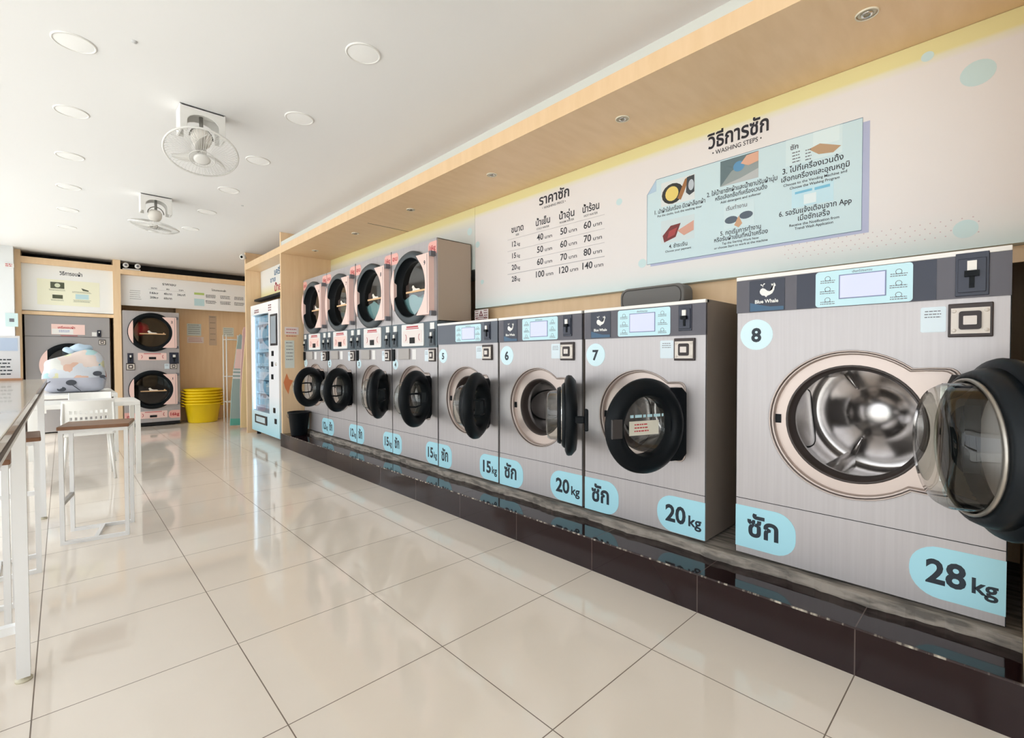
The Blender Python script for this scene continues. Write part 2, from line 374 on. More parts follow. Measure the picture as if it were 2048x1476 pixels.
def make_door(root, uh, cz, rd, rg, th, handle='grip', closed_plate=True):
    """door whose origin is the hinge; closed it lies along -x"""
    d = new_bm(); cx = -uh+.01
    # disc: lathe around y axis (outwards = -y)
    prof = [(rg+.012, -.045), (rg+.02, -.03), (rg+.02, .0), (rd-.03, .0), (rd-.005, .010), (rd, .022), (rd-.003, .040), (rd-.02, .055), (rd*.86, .066), (rg+.03, .070), (rg+.008, .060), (rg, .045), (rg, -.03)]
    lathe(d, prof, (cx, 0, cz), (0, -1, 0), 56, closed=True)
    # hinge tab
    t0 = rd*.78
    pts = [(cx+rd*.60, cz-t0), (-.03, cz-t0), (.0, cz-t0+.03), (.0, cz+t0-.03), (-.03, cz+t0), (cx+rd*.60, cz+t0)]
    plate(d, pts[::-1], .0, -.045)
    hz = [cz+t0*.7, cz-t0*.7]
    door = obj('washer_door', d, BLACK, root, (uh, -.02, 0), (0, 0, math.radians(th)), bevel=0)
    # glass bowl on the inner side (+y)
    g = new_bm(); k = rg/.16
    lathe(g, [(rg+.004, .02), (rg, .0), (rg*.97, -.09*k), (rg*.90, -.108*k), (rg*.6, -.118*k), (0, -.122*k)], (cx, 0, cz), (0, -1, 0), 48)
    obj('glass_bowl', g, GLASS, door)
    kk = 1 if rg > .18 else .35
    s = new_bm(); lathe(s, [(rg+.045, .0), (rg+.04, -.03*kk), (rg+.03, -.052*kk), (rg+.010, -.058*kk), (rg+.006, -.0)], (cx, 0, cz), (0, -1, 0), 48, closed=True)
    obj('rubber_collar', s, GASKET, door)
    s = new_bm(); lathe(s, [(rg+.010, -.056*kk), (rg+.011, -.063*kk-.002), (rg+.002, -.066*kk-.003), (rg+.001, -.056*kk)], (cx, 0, cz), (0, -1, 0), 48, closed=True)
    obj('glass_rim', s, mat('dull_rim', (.42, .39, .35), .3, .8), door)
    s = new_bm(); lathe(s, [(rg+.024, -.004), (rg+.026, -.014), (rg+.014, -.03), (rg+.002, -.03), (rg+.002, -.004)], (cx, 0, cz), (0, -1, 0), 48, closed=True)
    obj('steel_ring', s, CHROME, door)
    h = new_bm()
    if handle == 'grip':
        hx = cx-rd+.035
        bx(h, hx-.028, hx+.032, -.072, -.058, cz-.047, cz+.047)
        obj('door_handle', h, mat('handle_grey', (.05, .045, .045), .4), door, bevel=.004)
    elif handle == 'bridge':
        tube(h, [(cx-rg*1.15, -.06, cz+.05), (cx-rg*.9, -.10, cz+.055), (cx-rg*.35, -.10, cz+.05), (cx-rg*.25, -.098, cz+.0), (cx-rg*.35, -.10, cz-.05), (cx-rg*.9, -.10, cz-.055), (cx-rg*1.15, -.06, cz-.05)], .008, 8)
        obj('door_handle', h, BLACK, door)
    else:
        bx(h, cx-rd-.004, cx-rd+.05, -.125, -.105, cz-.06, cz+.06); bx(h, cx-rd+.02, cx-rd+.045, -.106, -.05, cz-.02, cz+.02)
        obj('door_handle', h, BLACK, door, bevel=.006)
    b = new_bm()
    for z in hz: bx(b, uh-.02, uh+.02, -.02, .022, z-.028, z+.028)
    obj('hinge', b, CHROME, root, bevel=.003)
    return door
def washer_core(root, w, h, cz, rr, ro, tabx, tabz, seam, depth, num, numz, kg, door_angle, handle, pan_h, body_top=None, numx=None, kgw=.27, numr=.072, door_r=None, rg=None, hakw=.25, stack=False, hinge=None):
    """front sheet with pressed recess, drum, stickers and door; local x right, z up, front at y=0"""
    top = body_top or h; ft = top-pan_h if pan_h else top
    z0 = .012
    out = recess_outline(cz, rr, cz-tabz, cz+tabz, tabx)
    b = new_bm()
    plate(b, [(-w/2, z0), (w/2, z0), (w/2, ft), (-w/2, ft)], .01, 0, holes=[out])
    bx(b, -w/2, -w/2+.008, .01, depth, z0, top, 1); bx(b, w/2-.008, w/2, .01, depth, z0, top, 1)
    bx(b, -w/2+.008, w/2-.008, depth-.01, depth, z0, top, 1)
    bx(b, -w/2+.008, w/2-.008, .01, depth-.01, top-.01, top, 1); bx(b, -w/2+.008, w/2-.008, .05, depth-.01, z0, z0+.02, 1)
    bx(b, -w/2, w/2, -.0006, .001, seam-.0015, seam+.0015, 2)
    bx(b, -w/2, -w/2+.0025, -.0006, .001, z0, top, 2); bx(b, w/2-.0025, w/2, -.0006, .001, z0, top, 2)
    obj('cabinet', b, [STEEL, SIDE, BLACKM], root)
    b = new_bm()
    for x in (-w/2+.06, w/2-.06):
        for y in (.06, depth-.06): lathe(b, [(0, 0), (.022, 0), (.022, .006), (.012, .008), (.012, .013)], (x, y, 0), (0, 0, 1), 12)
    obj('foot', b, BLACKM, root)
    # pressed recess: rolled lip, wall and floor
    b = new_bm(); N = len(out)
    def ring(grow, y): return [b.verts.new((x*(1+grow), y, cz+(z-cz)*(1+grow))) for x, z in out]
    R_ = [ring(.020, -.0004), ring(.010, .006), ring(.002, -.004), ring(-.014, -.004), ring(-.022, .008), ring(-.028, .006), ring(-.050, .010), ring(-.058, .030)]
    MI = [1, 1, 0, 1, 1, 0, 0]  # dark outer band paints the shadow around the lip; inner groove dark too
    for (A, B), q_ in zip(zip(R_, R_[1:]), MI):
        for i in range(N):
            f = b.faces.new((A[i], A[(i+1) % N], B[(i+1) % N], B[i])); f.smooth = True; f.material_index = q_
    inn = [(v_.co.x, v_.co.z) for v_ in R_[-1]]
    plate(b, inn, .036, .030, holes=[circ(0, cz, ro+.016, 48)])
    obj('door_recess', b, [STEEL_R, mat('recess_shadow_groove', (.10, .075, .065), .4, .3)], root)
    b = new_bm()
    lathe(b, [(ro+.020, .029), (ro+.014, .025), (ro+.010, .028), (ro+.004, .055), (ro-.004, .085)], (0, 0, cz), (0, 1, 0), 56)
    obj('door_gasket', b, mat('gasket_brown', (.05, .038, .034), .35), root)
    # drum
    dr = ro*1.28; dd = min(.66 if ro > .22 else .56, depth-.08)
    b = new_bm()
    lathe(b, [(ro-.004, .084), (ro-.002, .11), (dr, .135), (dr, dd-.03), (dr-.02, dd-.01), (dr*.72, dd-.03), (dr*.55, dd-.05), (dr*.46, dd-.06), (dr*.42, dd-.062), (dr*.37, dd-.074), (dr*.28, dd-.092), (dr*.15, dd-.102), (0, dd-.105)], (0, 0, cz), (0, 1, 0), 56)
    for k in range(3):
        a = math.radians(245+120*k); ca, sa = math.cos(a), math.sin(a); tx, tz = -sa, ca; P_ = []
        for t_, hh, ww in ((.14, .0, .03), (.19, .6, .045), (.3, .9, .05), (dd-.10, .9, .05), (dd-.03, .5, .03)):
            P_.append([(ca*(dr+.004)+tx*ww, t_, cz+sa*(dr+.004)+tz*ww), (ca*(dr-.065*hh)+tx*ww*.35, t_, cz+sa*(dr-.065*hh)+tz*ww*.35), (ca*(dr-.065*hh)-tx*ww*.35, t_, cz+sa*(dr-.065*hh)-tz*ww*.35), (ca*(dr+.004)-tx*ww, t_, cz+sa*(dr+.004)-tz*ww)])
        vs = [[b.verts.new(p) for p in row] for row in P_]
        for A, B in zip(vs, vs[1:]):
            for i in range(3):
                f = b.faces.new((A[i], A[i+1], B[i+1], B[i])); f.smooth = True
        tube(b, [(ca*dr*.92, dd-.03, cz+sa*dr*.92), (ca*dr*.75, dd-.045, cz+sa*dr*.75), (ca*dr*.5, dd-.07, cz+sa*dr*.5)], [.014, .012, .004], 8)
    # domed cover plates between the lifters, with dark rims
    rims = new_bm()
    for k in range(3):
        a = math.radians(186+120*k); L_ = (dd-.20)/2; ym = .16+L_; rowz = []
        for i in range(9):
            u_ = -1+2*i/8; row = []
            for j in range(13):
                t_ = 2*PI*j/12; rr_ = i/8
                row.append(None)
            rowz.append(row)
        rings_ = []
        for q in range(5):
            rr_ = 1-q/4.0; ring_ = []
            for j in range(28):
                t_ = 2*PI*j/28; da = .52*rr_*math.cos(t_); yy = ym+L_*rr_*math.sin(t_); hh = .028*(1-rr_**2)+.002
                ring_.append(b.verts.new(((dr-hh)*math.cos(a+da), yy, cz+(dr-hh)*math.sin(a+da))))
            rings_.append(ring_)
            if q == 0: tube(rims, [v_.co.copy() for v_ in ring_], .0035, 5, cyc=True)
        for A, B in zip(rings_, rings_[1:]):
            for j in range(28):
                try: f = b.faces.new((A[j], A[(j+1) % 28], B[(j+1) % 28], B[j])); f.smooth = True
                except ValueError: pass
    bmesh.ops.remove_doubles(b, verts=b.verts, dist=1e-5)
    obj('drum_seam', rims, BLACKM, root)
    obj('drum', b, DRUM, root)
    b = new_bm(); bx(b, -rr*.93-.01, -rr*.93+.02, .026, .031, cz-.02, cz+.02); 
    obj('latch', b, BLACK, root)
    # stickers
    numx = numx if numx is not None else -w/2+numr+.012
    s = sticker(root, 'number_sticker', circ(numx, numz, numr, 32), PALECYAN)
    lettering(s, [(str(num), numx, numz-numr*.44, numr*1.22, dict(bold=.035))])
    x0 = -w/2+.0005; hk0, hk1 = seam-.235, seam-.035
    s = sticker(root, 'wash_sticker', rrect(x0, x0+hakw, hk0, hk1, .085 if hakw > .2 else .07, 7, (1, 0, 0, 1)), CYAN)
    lettering(s, [('ซัก', x0+hakw*.47, hk0+.062, .135, dict(bold=.03, fit=hakw*.52))])
    x1 = w/2-.0005
    s = sticker(root, 'capacity_sticker', rrect(x1-kgw, x1, hk0+.005, hk1, .09 if hakw > .2 else .07, 7, (0, 1, 1, 0)), CYAN)
    lettering(s, [(str(kg), x1-kgw*.60, hk0+.062, .125, dict(bold=.03, fit=kgw*.43)), ('kg', x1-kgw*.20, hk0+.062, .078, dict(bold=.025, fit=kgw*.26))])
    rd = door_r or rr*.89
    door = make_door(root, hinge or tabx-.02, cz, rd, rg or rd*.635, door_angle, handle)
    return door
def info_sticker(root, x0, x1, z0, z1):
    s = sticker(root, 'info_sticker', rrect(x0, x1, z0, z1, .006, 3), mat('pale_blue_paper', (.70, .80, .86), .5))
    b = new_bm(); w = x1-x0
    lines(b, x0+w*.15, x1-w*.15, z1-.018, 3, .011, .0035, -.0016, 0, 5)
    obj('print', b, GREYINK, s)
def control_screen(root, x0, x1, z0, z1, sx0, sx1, sz0, sz1):
    s = sticker(root, 'control_overlay', rrect(x0, x1, z0, z1, .012, 4), mat('overlay_cyan', (.55, .80, .87), .3), y=-.009)
    b = new_bm(); bx(b, sx0-.004, sx1+.004, -.0105, -.009, sz0-.004, sz1+.004); obj('screen_bezel', b, mat('bezel_blue', (.2, .24, .38), .3), s)
    b = new_bm(); bx(b, sx0, sx1, -.0115, -.0105, sz0, sz1); obj('screen', b, SCREEN, s)
    b = new_bm()
    for cx in ((x0+sx0)/2, (x1+sx1)/2):
        for k in range(3):
            z = z1-(z1-z0)*(.14+.3*k); r = (z1-z0)*.065
            tube(b, [(cx+r*math.cos(q*PI/5), -.0095, z-.01+r*math.sin(q*PI/5)) for q in range(10)], .0009, 4, cyc=True)
            lines(b, cx-(sx0-x0)*.32, cx+(sx0-x0)*.36, z-(z1-z0)*.135, 2, .008, .003, -.0098, 0, k)
    write(b, 'เลือกโปรแกรม', (sx0+sx1)/2, sz1+.009, .012, y=-.0098, bold=.01)
    obj('print', b, GREYINK, s)
def logo_badge(root, x0, x1, z0, z1, text=True):
    s = sticker(root, 'logo_badge', rrect(x0, x1, z0, z1, .003, 2), NAVY, y=-.0085)
    b = new_bm(); w = x1-x0; plate(b, [(x0+.004, z0+.002), (x1-.004, z0+.002), (x1-.004, z0+w*.12), (x0+w*.6, z0+w*.13), (x0+w*.3, z0+w*.2), (x0+.004, z0+w*.28)], -.0084, -.0092); obj('wave', b, WAVE, s)
    b = new_bm(); whale(b, (x0+x1)/2, z0+(z1-z0)*.60, w*.46, -.0096, 0)
    write(b, 'Blue Whale', (x0+x1)/2, z0+(z1-z0)*.26, w*.15, y=-.0096, bold=.03, fit=w*.66)
    obj('whale_emblem', b, WHITEP, s)

def single_washer(yc, w, h, num, kg, angle, big, label, pan=True, **k):
    root = thing('washing_machine', label, 'washing machine', (XM, yc, ZB-.0065), -PI/2, 'front-loading washing machines in the row')
    cz = k.pop('cz'); ph = k.pop('ph')
    washer_core(root, w, h, cz=cz, num=num, kg=kg, door_angle=angle, pan_h=ph, depth=k.pop('depth', .74), **k)
    s = h/1.255
    b = new_bm(); bx(b, -w/2, w/2, -.006, .012, h-ph, h-.018)
    obj('control_panel', b, PANEL if num > 5 else mat('control_panel_slate', (.10, .115, .145), .35), root)
    b = new_bm(); bx(b, -w/2, w/2, -.010, .03, h-.018, h); obj('top_trim', b, TRIM, root, bevel=.002)
    return root
# washer 8, biggest
r = single_washer(.4600, .918, 1.342, 8, 28, 115, True, 'largest steel washing machine, number 8, wide open drum, 28 kg sticker', cz=.674, ph=.172, rr=.311, ro=.230, tabx=.335, tabz=.242, seam=.277, numz=1.064, handle='grip', numx=-.37, kgw=.262, hakw=.262, door_r=.28, rg=.205, hinge=.30, numr=.072)
logo_badge(r, -.40, -.248, 1.172, 1.33-.012)
b = new_bm(); bx(b, -.20, .265, -.0075, -.005, 1.172, 1.322); obj('panel_inlay', b, NAVY, r)
control_screen(r, -.127, .197, 1.172, 1.322, -.038, .112, 1.205, 1.298)
coin_unit(r, .36, 1.254, .088, .155); payment_reader(r, .357, 1.09, .118, .122); info_sticker(r, .22, .292, 1.05, 1.145)
# washer 7
def mid_washer(yc, w, num, kg, ang, label, dark=True, handle='grip', **k):
    r = single_washer(yc, w, 1.255, num, kg, ang, False, label, cz=.615, ph=.182, rr=.273, ro=.178, tabx=.278, tabz=.213, seam=.245, numz=.975, handle=handle, door_r=.24, rg=.150, kgw=.27 if kg == 20 else .22, hakw=.25 if kg == 20 else .19, depth=.74, numr=.07 if kg == 20 else .06, **k)
    if dark: logo_badge(r, -.335, -.19, 1.078, 1.233)
    if dark: control_screen(r, -.138, .193, 1.08, 1.232, -.055, .10, 1.105, 1.205)
    else: control_screen(r, -.13, .20, 1.09, 1.225, -.04, .12, 1.11, 1.20)
    coin_unit(r, .277, 1.165, .072, .135); payment_reader(r, .273, 1.0, .115, .118); info_sticker(r, .13, .208, .953, 1.05)
    return r
w7 = mid_washer(1.456, .772, 7, 20, 70, 'steel washing machine number 7, black door part open, grey pad on its top')
for o in bpy.data.objects:
    if o.name.startswith('washer_door') and o.parent == w7:
        b = new_bm(); cx = -.258+.01
        bx(b, cx-.12, cx+.06, -.052, -.050, .575, .645); g_ = obj('glass_patch', b, mat('cream_patch', (.72, .70, .60), .5), o)  # cream patch with red and blue dashes on the glass
        b = new_bm(); lines(b, cx-.09, cx+.0, .625, 3, .016, .006, -.0526, 0, 8); obj('red_dashes', b, REDINK, g_)
        b = new_bm(); lines(b, cx-.12, cx+.10, .662, 1, .016, .014, -.052, 0, 9); obj('blue_dashes', b, mat('patch_cyan', (.45, .68, .76), .5), g_)
mid_washer(2.2535, .782, 6, 20, 131, 'steel washing machine number 6, door swung back edge-on over an open drum', handle='knob')
mid_washer(3.0500, .782, 5, 15, 120, 'steel washing machine number 5, first one with no dryer on top', dark=False, handle='bridge')

# ============================================================ STACKED WASHER DRYERS
RINGG = mat('dryer_ring_grey', (.06, .075, .085), .45)
PORT = mat('dryer_port_dark', (.05, .038, .03), .5)
def dryer_front(root, zc, num, w, cx=0., light=True, rr=.325, ring=None):
    """round port, smoked glass, pink hinge plate; zc centre height"""
    b = new_bm()
    lathe(b, [(rr+.012, .0), (rr+.012, .030), (rr, .045), (rr-.045, .05), (rr-.052, .045), (rr-.065, -.03), (rr-.07, -.035)], (cx, 0, zc), (0, -1, 0), 56)
    d = obj('dryer_door', b, ring or RINGG, root)
    b = new_bm(); lathe(b, [(rr-.0525, .044), (rr-.066, -.028), (rr-.075, -.033), (rr-.08, -.034)], (cx, 0, zc), (0, -1, 0), 56)
    obj('inner_ring', b, BLACK, d)
    b = new_bm(); lathe(b, [(rr-.07, -.032), (0, -.034)], (cx, 0, zc), (0, -1, 0), 48); obj('glass', b, GLASSD, d)
    zt = .268; ri = rr-.05
    a0 = math.asin(zt/(rr+.005)); arc = [(cx+ri*1.04*math.cos(a0-2*a0*i/20), zc+ri*1.04*math.sin(a0-2*a0*i/20)) for i in range(21)]
    pts = [(cx+.345, zc-zt), (cx+.345, zc+zt), (cx+.14, zc+zt)] + arc[1:-1] + [(cx+.14, zc-zt)]
    b = new_bm(); plate(b, pts, -.0, -.056); o = obj('hinge_plate', b, LPINK, d)
    b = new_bm(); bx(b, cx+.318, cx+.322, -.0575, -.05, zc-zt+.01, zc+zt-.01); bx(b, cx+.34, cx+.375, -.052, -.002, zc-zt-.012, zc-zt+.03); bx(b, cx+.34, cx+.375, -.052, -.002, zc+zt-.03, zc+zt+.012)
    obj('hinge', b, GREYINK, d)
    lettering(o, [(str(num), cx+.28, zc+zt-.10, .055, dict(bold=.03))], y=-.0565, m=INK)
    # left grip: pink segment of the ring
    x = -.262; arc = []
    a1 = math.acos(x/(rr+.004))
    arc = [(cx+(rr+.004)*math.cos(a1+(2*PI-2*a1)*i/14), zc+(rr+.004)*math.sin(a1+(2*PI-2*a1)*i/14)) for i in range(15)]
    b = new_bm(); plate(b, arc, -.02, -.052, mi=0); obj('door_grip', b, LPINK if light else BLACK, d)
    # tan strip with white shapes across the glass
    b = new_bm(); bx(b, cx-.17, cx+.20, -.002, .0, zc-.035, zc-.018); plate(b, [(cx-.05, zc-.018), (cx+.08, zc-.018), (cx+.06, zc-.004), (cx+.01, zc-.002), (cx-.015, zc+.01), (cx-.03, zc+.03), (cx-.05, zc+.03), (cx-.06, zc+.012), (cx-.045, zc)], 0, -.004, mi=1); plate(b, circ(cx+.17, zc-.012, .012, 12), 0, -.003)
    obj('glass_strip', b, [mat('strip_tan', (.80, .52, .28), .5), mat('strip_white', (.85, .80, .72), .5)], d, loc=(0, .028, 0))
    # drum behind
    return d
def dryer_body(root, w, z0, z1, ports, depth=.42, front=.0):
    b = new_bm()
    holes = [circ(cx, zc, .29, 44) for cx, zc in ports]
    plate(b, [(-w/2, z0), (w/2, z0), (w/2, z1), (-w/2, z1)], .01, 0, holes=holes)
    bx(b, -w/2, -w/2+.006, .01, depth, z0, z1, 1); bx(b, w/2-.006, w/2, .01, depth, z0, z1, 1)
    bx(b, -w/2, w/2, .01, depth, z1-.006, z1, 1); bx(b, -w/2, w/2, .01, depth, z0, z0+.006, 1); bx(b, -w/2, w/2, depth-.005, depth, z0, z1, 1)
    bx(b, -w/2, -w/2+.0025, -.0006, .001, z0, z1, 2); bx(b, w/2-.0025, w/2, -.0006, .001, z0, z1, 2)
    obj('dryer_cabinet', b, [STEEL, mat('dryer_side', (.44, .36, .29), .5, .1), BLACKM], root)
    b = new_bm()
    for cx, zc in ports: lathe(b, [(.292, .002), (.30, .05), (.30, depth-.05), (.26, depth-.03), (0, depth-.03)], (cx, 0, zc), (0, 1, 0), 48)
    obj('dryer_drum', b, PORT, root)
def corner_sticker(root, x0, x1, z0, z1, text, right):
    s = sticker(root, 'corner_sticker', rrect(x0, x1, z0, z1, .04, 5, (0, 1, 1, 0) if right else (1, 0, 0, 1)), PINK)
    lettering(s, [(text, (x0+x1)/2+(.0 if right else .0), (z0+z1)/2-.02, .06, dict(bold=.03, fit=min(.11, (x1-x0)*.72)))], m=REDINK)
def stack(yc, w, num, dnum, kg, ang, label, handle='bridge', pinkbar=True):
    root = thing('washer_dryer_stack', label, 'washer dryer', (XM, yc, ZB-.0065), -PI/2, 'washers with dryers stacked above')
    washer_core(root, w, 1.05, cz=.615, rr=.273, ro=.19, tabx=.278, tabz=.213, seam=.245, depth=.42, num=num, numz=.895, kg=kg, door_angle=ang, handle=handle, pan_h=0, body_top=1.052, numx=-w/2+.062, numr=.05, door_r=.24, rg=.15, kgw=.19, hakw=.17)
    payment_reader(root, w/2-.075, .985, .10, .115); info_sticker(root, w/2-.2, w/2-.14, .93, 1.03)
    b = new_bm(); bx(b, -w/2+.005, -w/2+.055, -.014, 0, .93, 1.045); obj('card_slot', b, BLACK, root)
    b = new_bm(); bx(b, -.25, -.06, -.016, 0, .945, 1.045); obj('soap_drawer', b, mat('drawer_grey', (.42, .39, .37), .4), root, bevel=.004)
    b = new_bm(); bx(b, -.02, .045, -.0015, 0, .945, 1.04); obj('info_sticker', b, mat('paper_white', (.82, .8, .78), .5), root)
    # control band
    b = new_bm(); bx(b, -w/2, w/2, -.004, .3, 1.052, 1.285); obj('control_band', b, mat('band_slate', (.10, .135, .16), .4), root)
    for sx in (-1, 1):
        coin_unit(root, sx*(w/2-.07), 1.14, .09, .15, True)
        b = new_bm(); bx(b, sx*(w/2-.07)-.032, sx*(w/2-.07)+.032, -.008, -.004, 1.215, 1.272); obj('paper_label', b, WHITEP, root)
    s = sticker(root, 'dryer_control', rrect(-.19, .19, 1.07, 1.275, .01, 3), mat('control_white', (.84, .82, .80), .35), y=-.012)
    b = new_bm(); plate(b, rrect(-.165, .165, 1.10, 1.215, .015, 3), -.0118, -.0135); obj('pink_field', b, LPINK if pinkbar else mat('pale_field', (.83, .74, .71), .4), s)
    b = new_bm(); bx(b, -.04, .045, -.018, -.0135, 1.095, 1.15); obj('readout', b, BLACKM, s)
    b = new_bm(); bx(b, -.11, .11, -.0128, -.0119, 1.228, 1.236); bx(b, -.10, .10, -.0128, -.0119, 1.242, 1.256)
    tube(b, [(-.12+.02*math.cos(a), -.0137, 1.15+.03*math.sin(a)) for a in (1.4, .7, 0, -.7, -1.4)], .003, 5); tube(b, [(.13-.02*math.cos(a), -.0137, 1.15+.03*math.sin(a)) for a in (1.4, .7, 0, -.7, -1.4)], .003, 5)
    obj('print', b, REDINK, s)
    dryer_body(root, w, 1.286, 2.008, [(0, 1.61)], depth=.38)
    dryer_front(root, 1.61, dnum, w)
    corner_sticker(root, w/2-.135, w/2-.0015, 1.875, 1.985, '16kg', True)
    corner_sticker(root, -w/2+.0015, -w/2+.13, 1.875, 1.985, 'อบ', False)
    return root
for yc, num, dn, kg, ang, lab in ((3.845, 4, 9, 15, 118, 'number 4 washer with dryer 9 above, nearest of the stacked pairs'),
                                  (4.635, 3, 8, 15, 135, 'number 3 washer under dryer 8, its door turned nearly edge-on'),
                                  (5.430, 2, 7, 12, 122, 'number 2 washer under dryer 7, black door hiding its number'),
                                  (6.215, 1, 6, 12, 118, 'number 1 washer under dryer 6, farthest stack beside the wooden partition')):
    stack(yc, .782, num, dn, kg, ang, lab, pinkbar=num < 3)
# added pale blue shapes imitate glass reflections in the two nearest dryers
BLUE_REFLECTION = mat('pale_blue_reflection', (.40, .86, .97), .8)
for yc, lab in ((3.845, 'added blue shape imitating a reflection in the nearest of the stacked dryers'), (4.635, 'added blue shape imitating a reflection in the second nearest stacked dryer')):
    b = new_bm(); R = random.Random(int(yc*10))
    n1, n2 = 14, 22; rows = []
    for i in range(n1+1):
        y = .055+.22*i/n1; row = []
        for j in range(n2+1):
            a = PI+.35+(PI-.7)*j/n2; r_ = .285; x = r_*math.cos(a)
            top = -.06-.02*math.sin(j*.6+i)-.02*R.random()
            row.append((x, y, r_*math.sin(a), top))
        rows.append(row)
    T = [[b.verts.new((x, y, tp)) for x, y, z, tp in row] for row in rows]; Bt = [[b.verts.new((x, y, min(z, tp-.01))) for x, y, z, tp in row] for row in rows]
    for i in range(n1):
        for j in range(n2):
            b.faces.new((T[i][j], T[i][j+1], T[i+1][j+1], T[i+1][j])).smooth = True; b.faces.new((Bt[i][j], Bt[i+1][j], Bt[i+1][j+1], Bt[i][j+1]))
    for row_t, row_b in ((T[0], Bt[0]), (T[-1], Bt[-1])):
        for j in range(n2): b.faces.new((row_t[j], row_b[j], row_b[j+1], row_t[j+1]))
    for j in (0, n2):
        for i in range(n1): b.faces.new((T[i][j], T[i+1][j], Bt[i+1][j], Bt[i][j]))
    tag(obj('laundry', b, BLUE_REFLECTION, None, (XM, yc, ZB+1.6035), (0, 0, -PI/2)), lab, 'laundry')  # blue shape stands in for a reflection on the door glass

# ============================================================ MACHINES AT THE BACK
YD = 10.32
root = thing('stacked_dryer', 'tall double-decker pink and grey dryer against the back wall', 'dryer', (1.14, YD, .0), 0)
dryer_body(root, .79, .07, 2.0, [(0, 1.64), (0, .64)], depth=.60)
b = new_bm(); 
for x in (-.34, .34):
    for y in (.06, .5): lathe(b, [(0, 0), (.02, 0), (.02, .01), (.012, .07)], (x, y, 0), (0, 0, 1), 10)
obj('foot', b, CHROME, root)
b = new_bm(); bx(b, -.39, .39, .002, .06, .012, .07); obj('kick_plate', b, BLACKM, root)
dryer_front(root, 1.64, 2, .79, ring=BLACK); dryer_front(root, .64, 1, .79, ring=BLACK)
for z, lo in ((1.215, 0), (.20, 1)):
    s = sticker(root, 'dryer_control', rrect(-.2, .2, z-.06, z+.065, .01, 3), LPINK, y=-.012)
    b = new_bm(); bx(b, -.05, .05, -.016, -.012, z-.045, z-.005); obj('readout', b, BLACKM, s)
    b = new_bm(); bx(b, -.12, .12, -.0135, -.012, z+.045, z+.055)
    for q in (-1, 1): tube(b, [(q*(.16-.02*math.cos(a)), -.0125, z+.03*math.sin(a)) for a in (1.4, .7, 0, -.7, -1.4)], .004, 5)
    obj('print', b, REDINK, s)
coin_unit(root, -.30, 1.19, .08, .17); coin_unit(root, .31, 1.19, .14, .20)
payment_reader(root, -.30, 1.045, .12, .12); payment_reader(root, .30, 1.045, .10, .10); info_sticker(root, .17, .24, 1.0, 1.09)
s = sticker(root, 'corner_sticker', rrect(.22, .392, .12, .26, .05, 5, (0, 1, 1, 0)), PINK); lettering(s, [('16kg', .31, .165, .075, dict(bold=.03, fit=.13))], m=REDINK)
s = sticker(root, 'corner_sticker', rrect(-.392, -.24, .12, .26, .05, 5, (1, 0, 0, 1)), PINK); lettering(s, [('อบ', -.32, .165, .075, dict(bold=.03))], m=REDINK)
# red cloth in the upper port
b = new_bm(); bmesh.ops.create_icosphere(b, subdivisions=3, radius=.12)
for v_ in b.verts: v_.co *= 1+.12*math.sin(v_.co.x*31)*math.sin(v_.co.z*27+1); v_.co.y *= .6
for f in b.faces: f.smooth = True
tag(obj('laundry', b, mat('red_cloth', (.6, .01, .03), .8, emit=None), None, (1.0, YD+.14, 1.70)), 'bright red laundry in the upper port of the back dryer', 'laundry')
# grey machine at the left
root = thing('large_dryer', 'wide dark grey tumble dryer standing behind the white tables', 'dryer', (.085, 10.46, 0), 0)
GREYM = mat('grey_enamel', (.36, .345, .345), .4, .1)
b = new_bm(); plate(b, [(-.50, .02), (.50, .02), (.50, 1.865), (-.50, 1.865)], .02, 0, holes=[circ(0, 1.08, .31, 44)])
bx(b, -.50, -.49, .02, .6, .02, 1.865); bx(b, .49, .50, .02, .6, .02, 1.865); bx(b, -.49, .49, .02, .6, 1.855, 1.865); bx(b, -.49, .49, .59, .6, .02, 1.855)
bx(b, -.5, .5, -.001, .002, 1.533, 1.539, 1)
obj('cabinet', b, [GREYM, BLACKM], root)
b = new_bm(); lathe(b, [(.315, .0), (.32, .5), (0, .5)], (0, .0, 1.08), (0, 1, 0), 40); obj('drum', b, PORT, root)
b = new_bm(); lathe(b, [(.35, 0), (.35, .03), (.33, .045), (.27, .045), (.262, .0)], (0, 0, 1.08), (0, -1, 0), 48); d = obj('dryer_door', b, BLACK, root)
b = new_bm(); lathe(b, [(.265, .004), (0, .004)], (0, 0, 1.08), (0, -1, 0), 40); obj('glass', b, GLASSD, d)
b = new_bm(); plate(b, [(.35*math.cos(a), 1.08+.35*math.sin(a)) for a in [PI*.76+PI*.48*i/14 for i in range(15)]], -.03, -.05); obj('door_grip', b, LPINK, d)
b = new_bm(); bx(b, -.205, .19, -.005, 0, 1.57, 1.735); s = obj('control_label', b, LPINK, root)
b = new_bm(); bx(b, -.20, .05, -.0065, -.005, 1.575, 1.66); obj('white_field', b, WHITEP, s)
b = new_bm(); write(b, 'เครื่องอบผ้า', -.03, 1.665, .05, y=-.007, bold=.02, fit=.2); bx(b, -.10, .10, -.0062, -.005, 1.548, 1.556); obj('print', b, REDINK, s)
b = new_bm(); lines(b, -.12, .02, 1.63, 2, .02, .008, -.0075, 0, 3); obj('blue_dashes', b, mat('blue_ink', (.12, .16, .5), .5), s)
b = new_bm(); bx(b, .275, .335, -.004, 0, 1.555, 1.62); obj('paper_label', b, WHITEP, root)
coin_unit(root, .365, 1.60, .05, .11); payment_reader(root, .40, 1.455, .085, .085)
b = new_bm(); bx(b, -.46, -.28, -.003, 0, .32, .52); o = obj('direction_sticker', b, WHITEP, root)
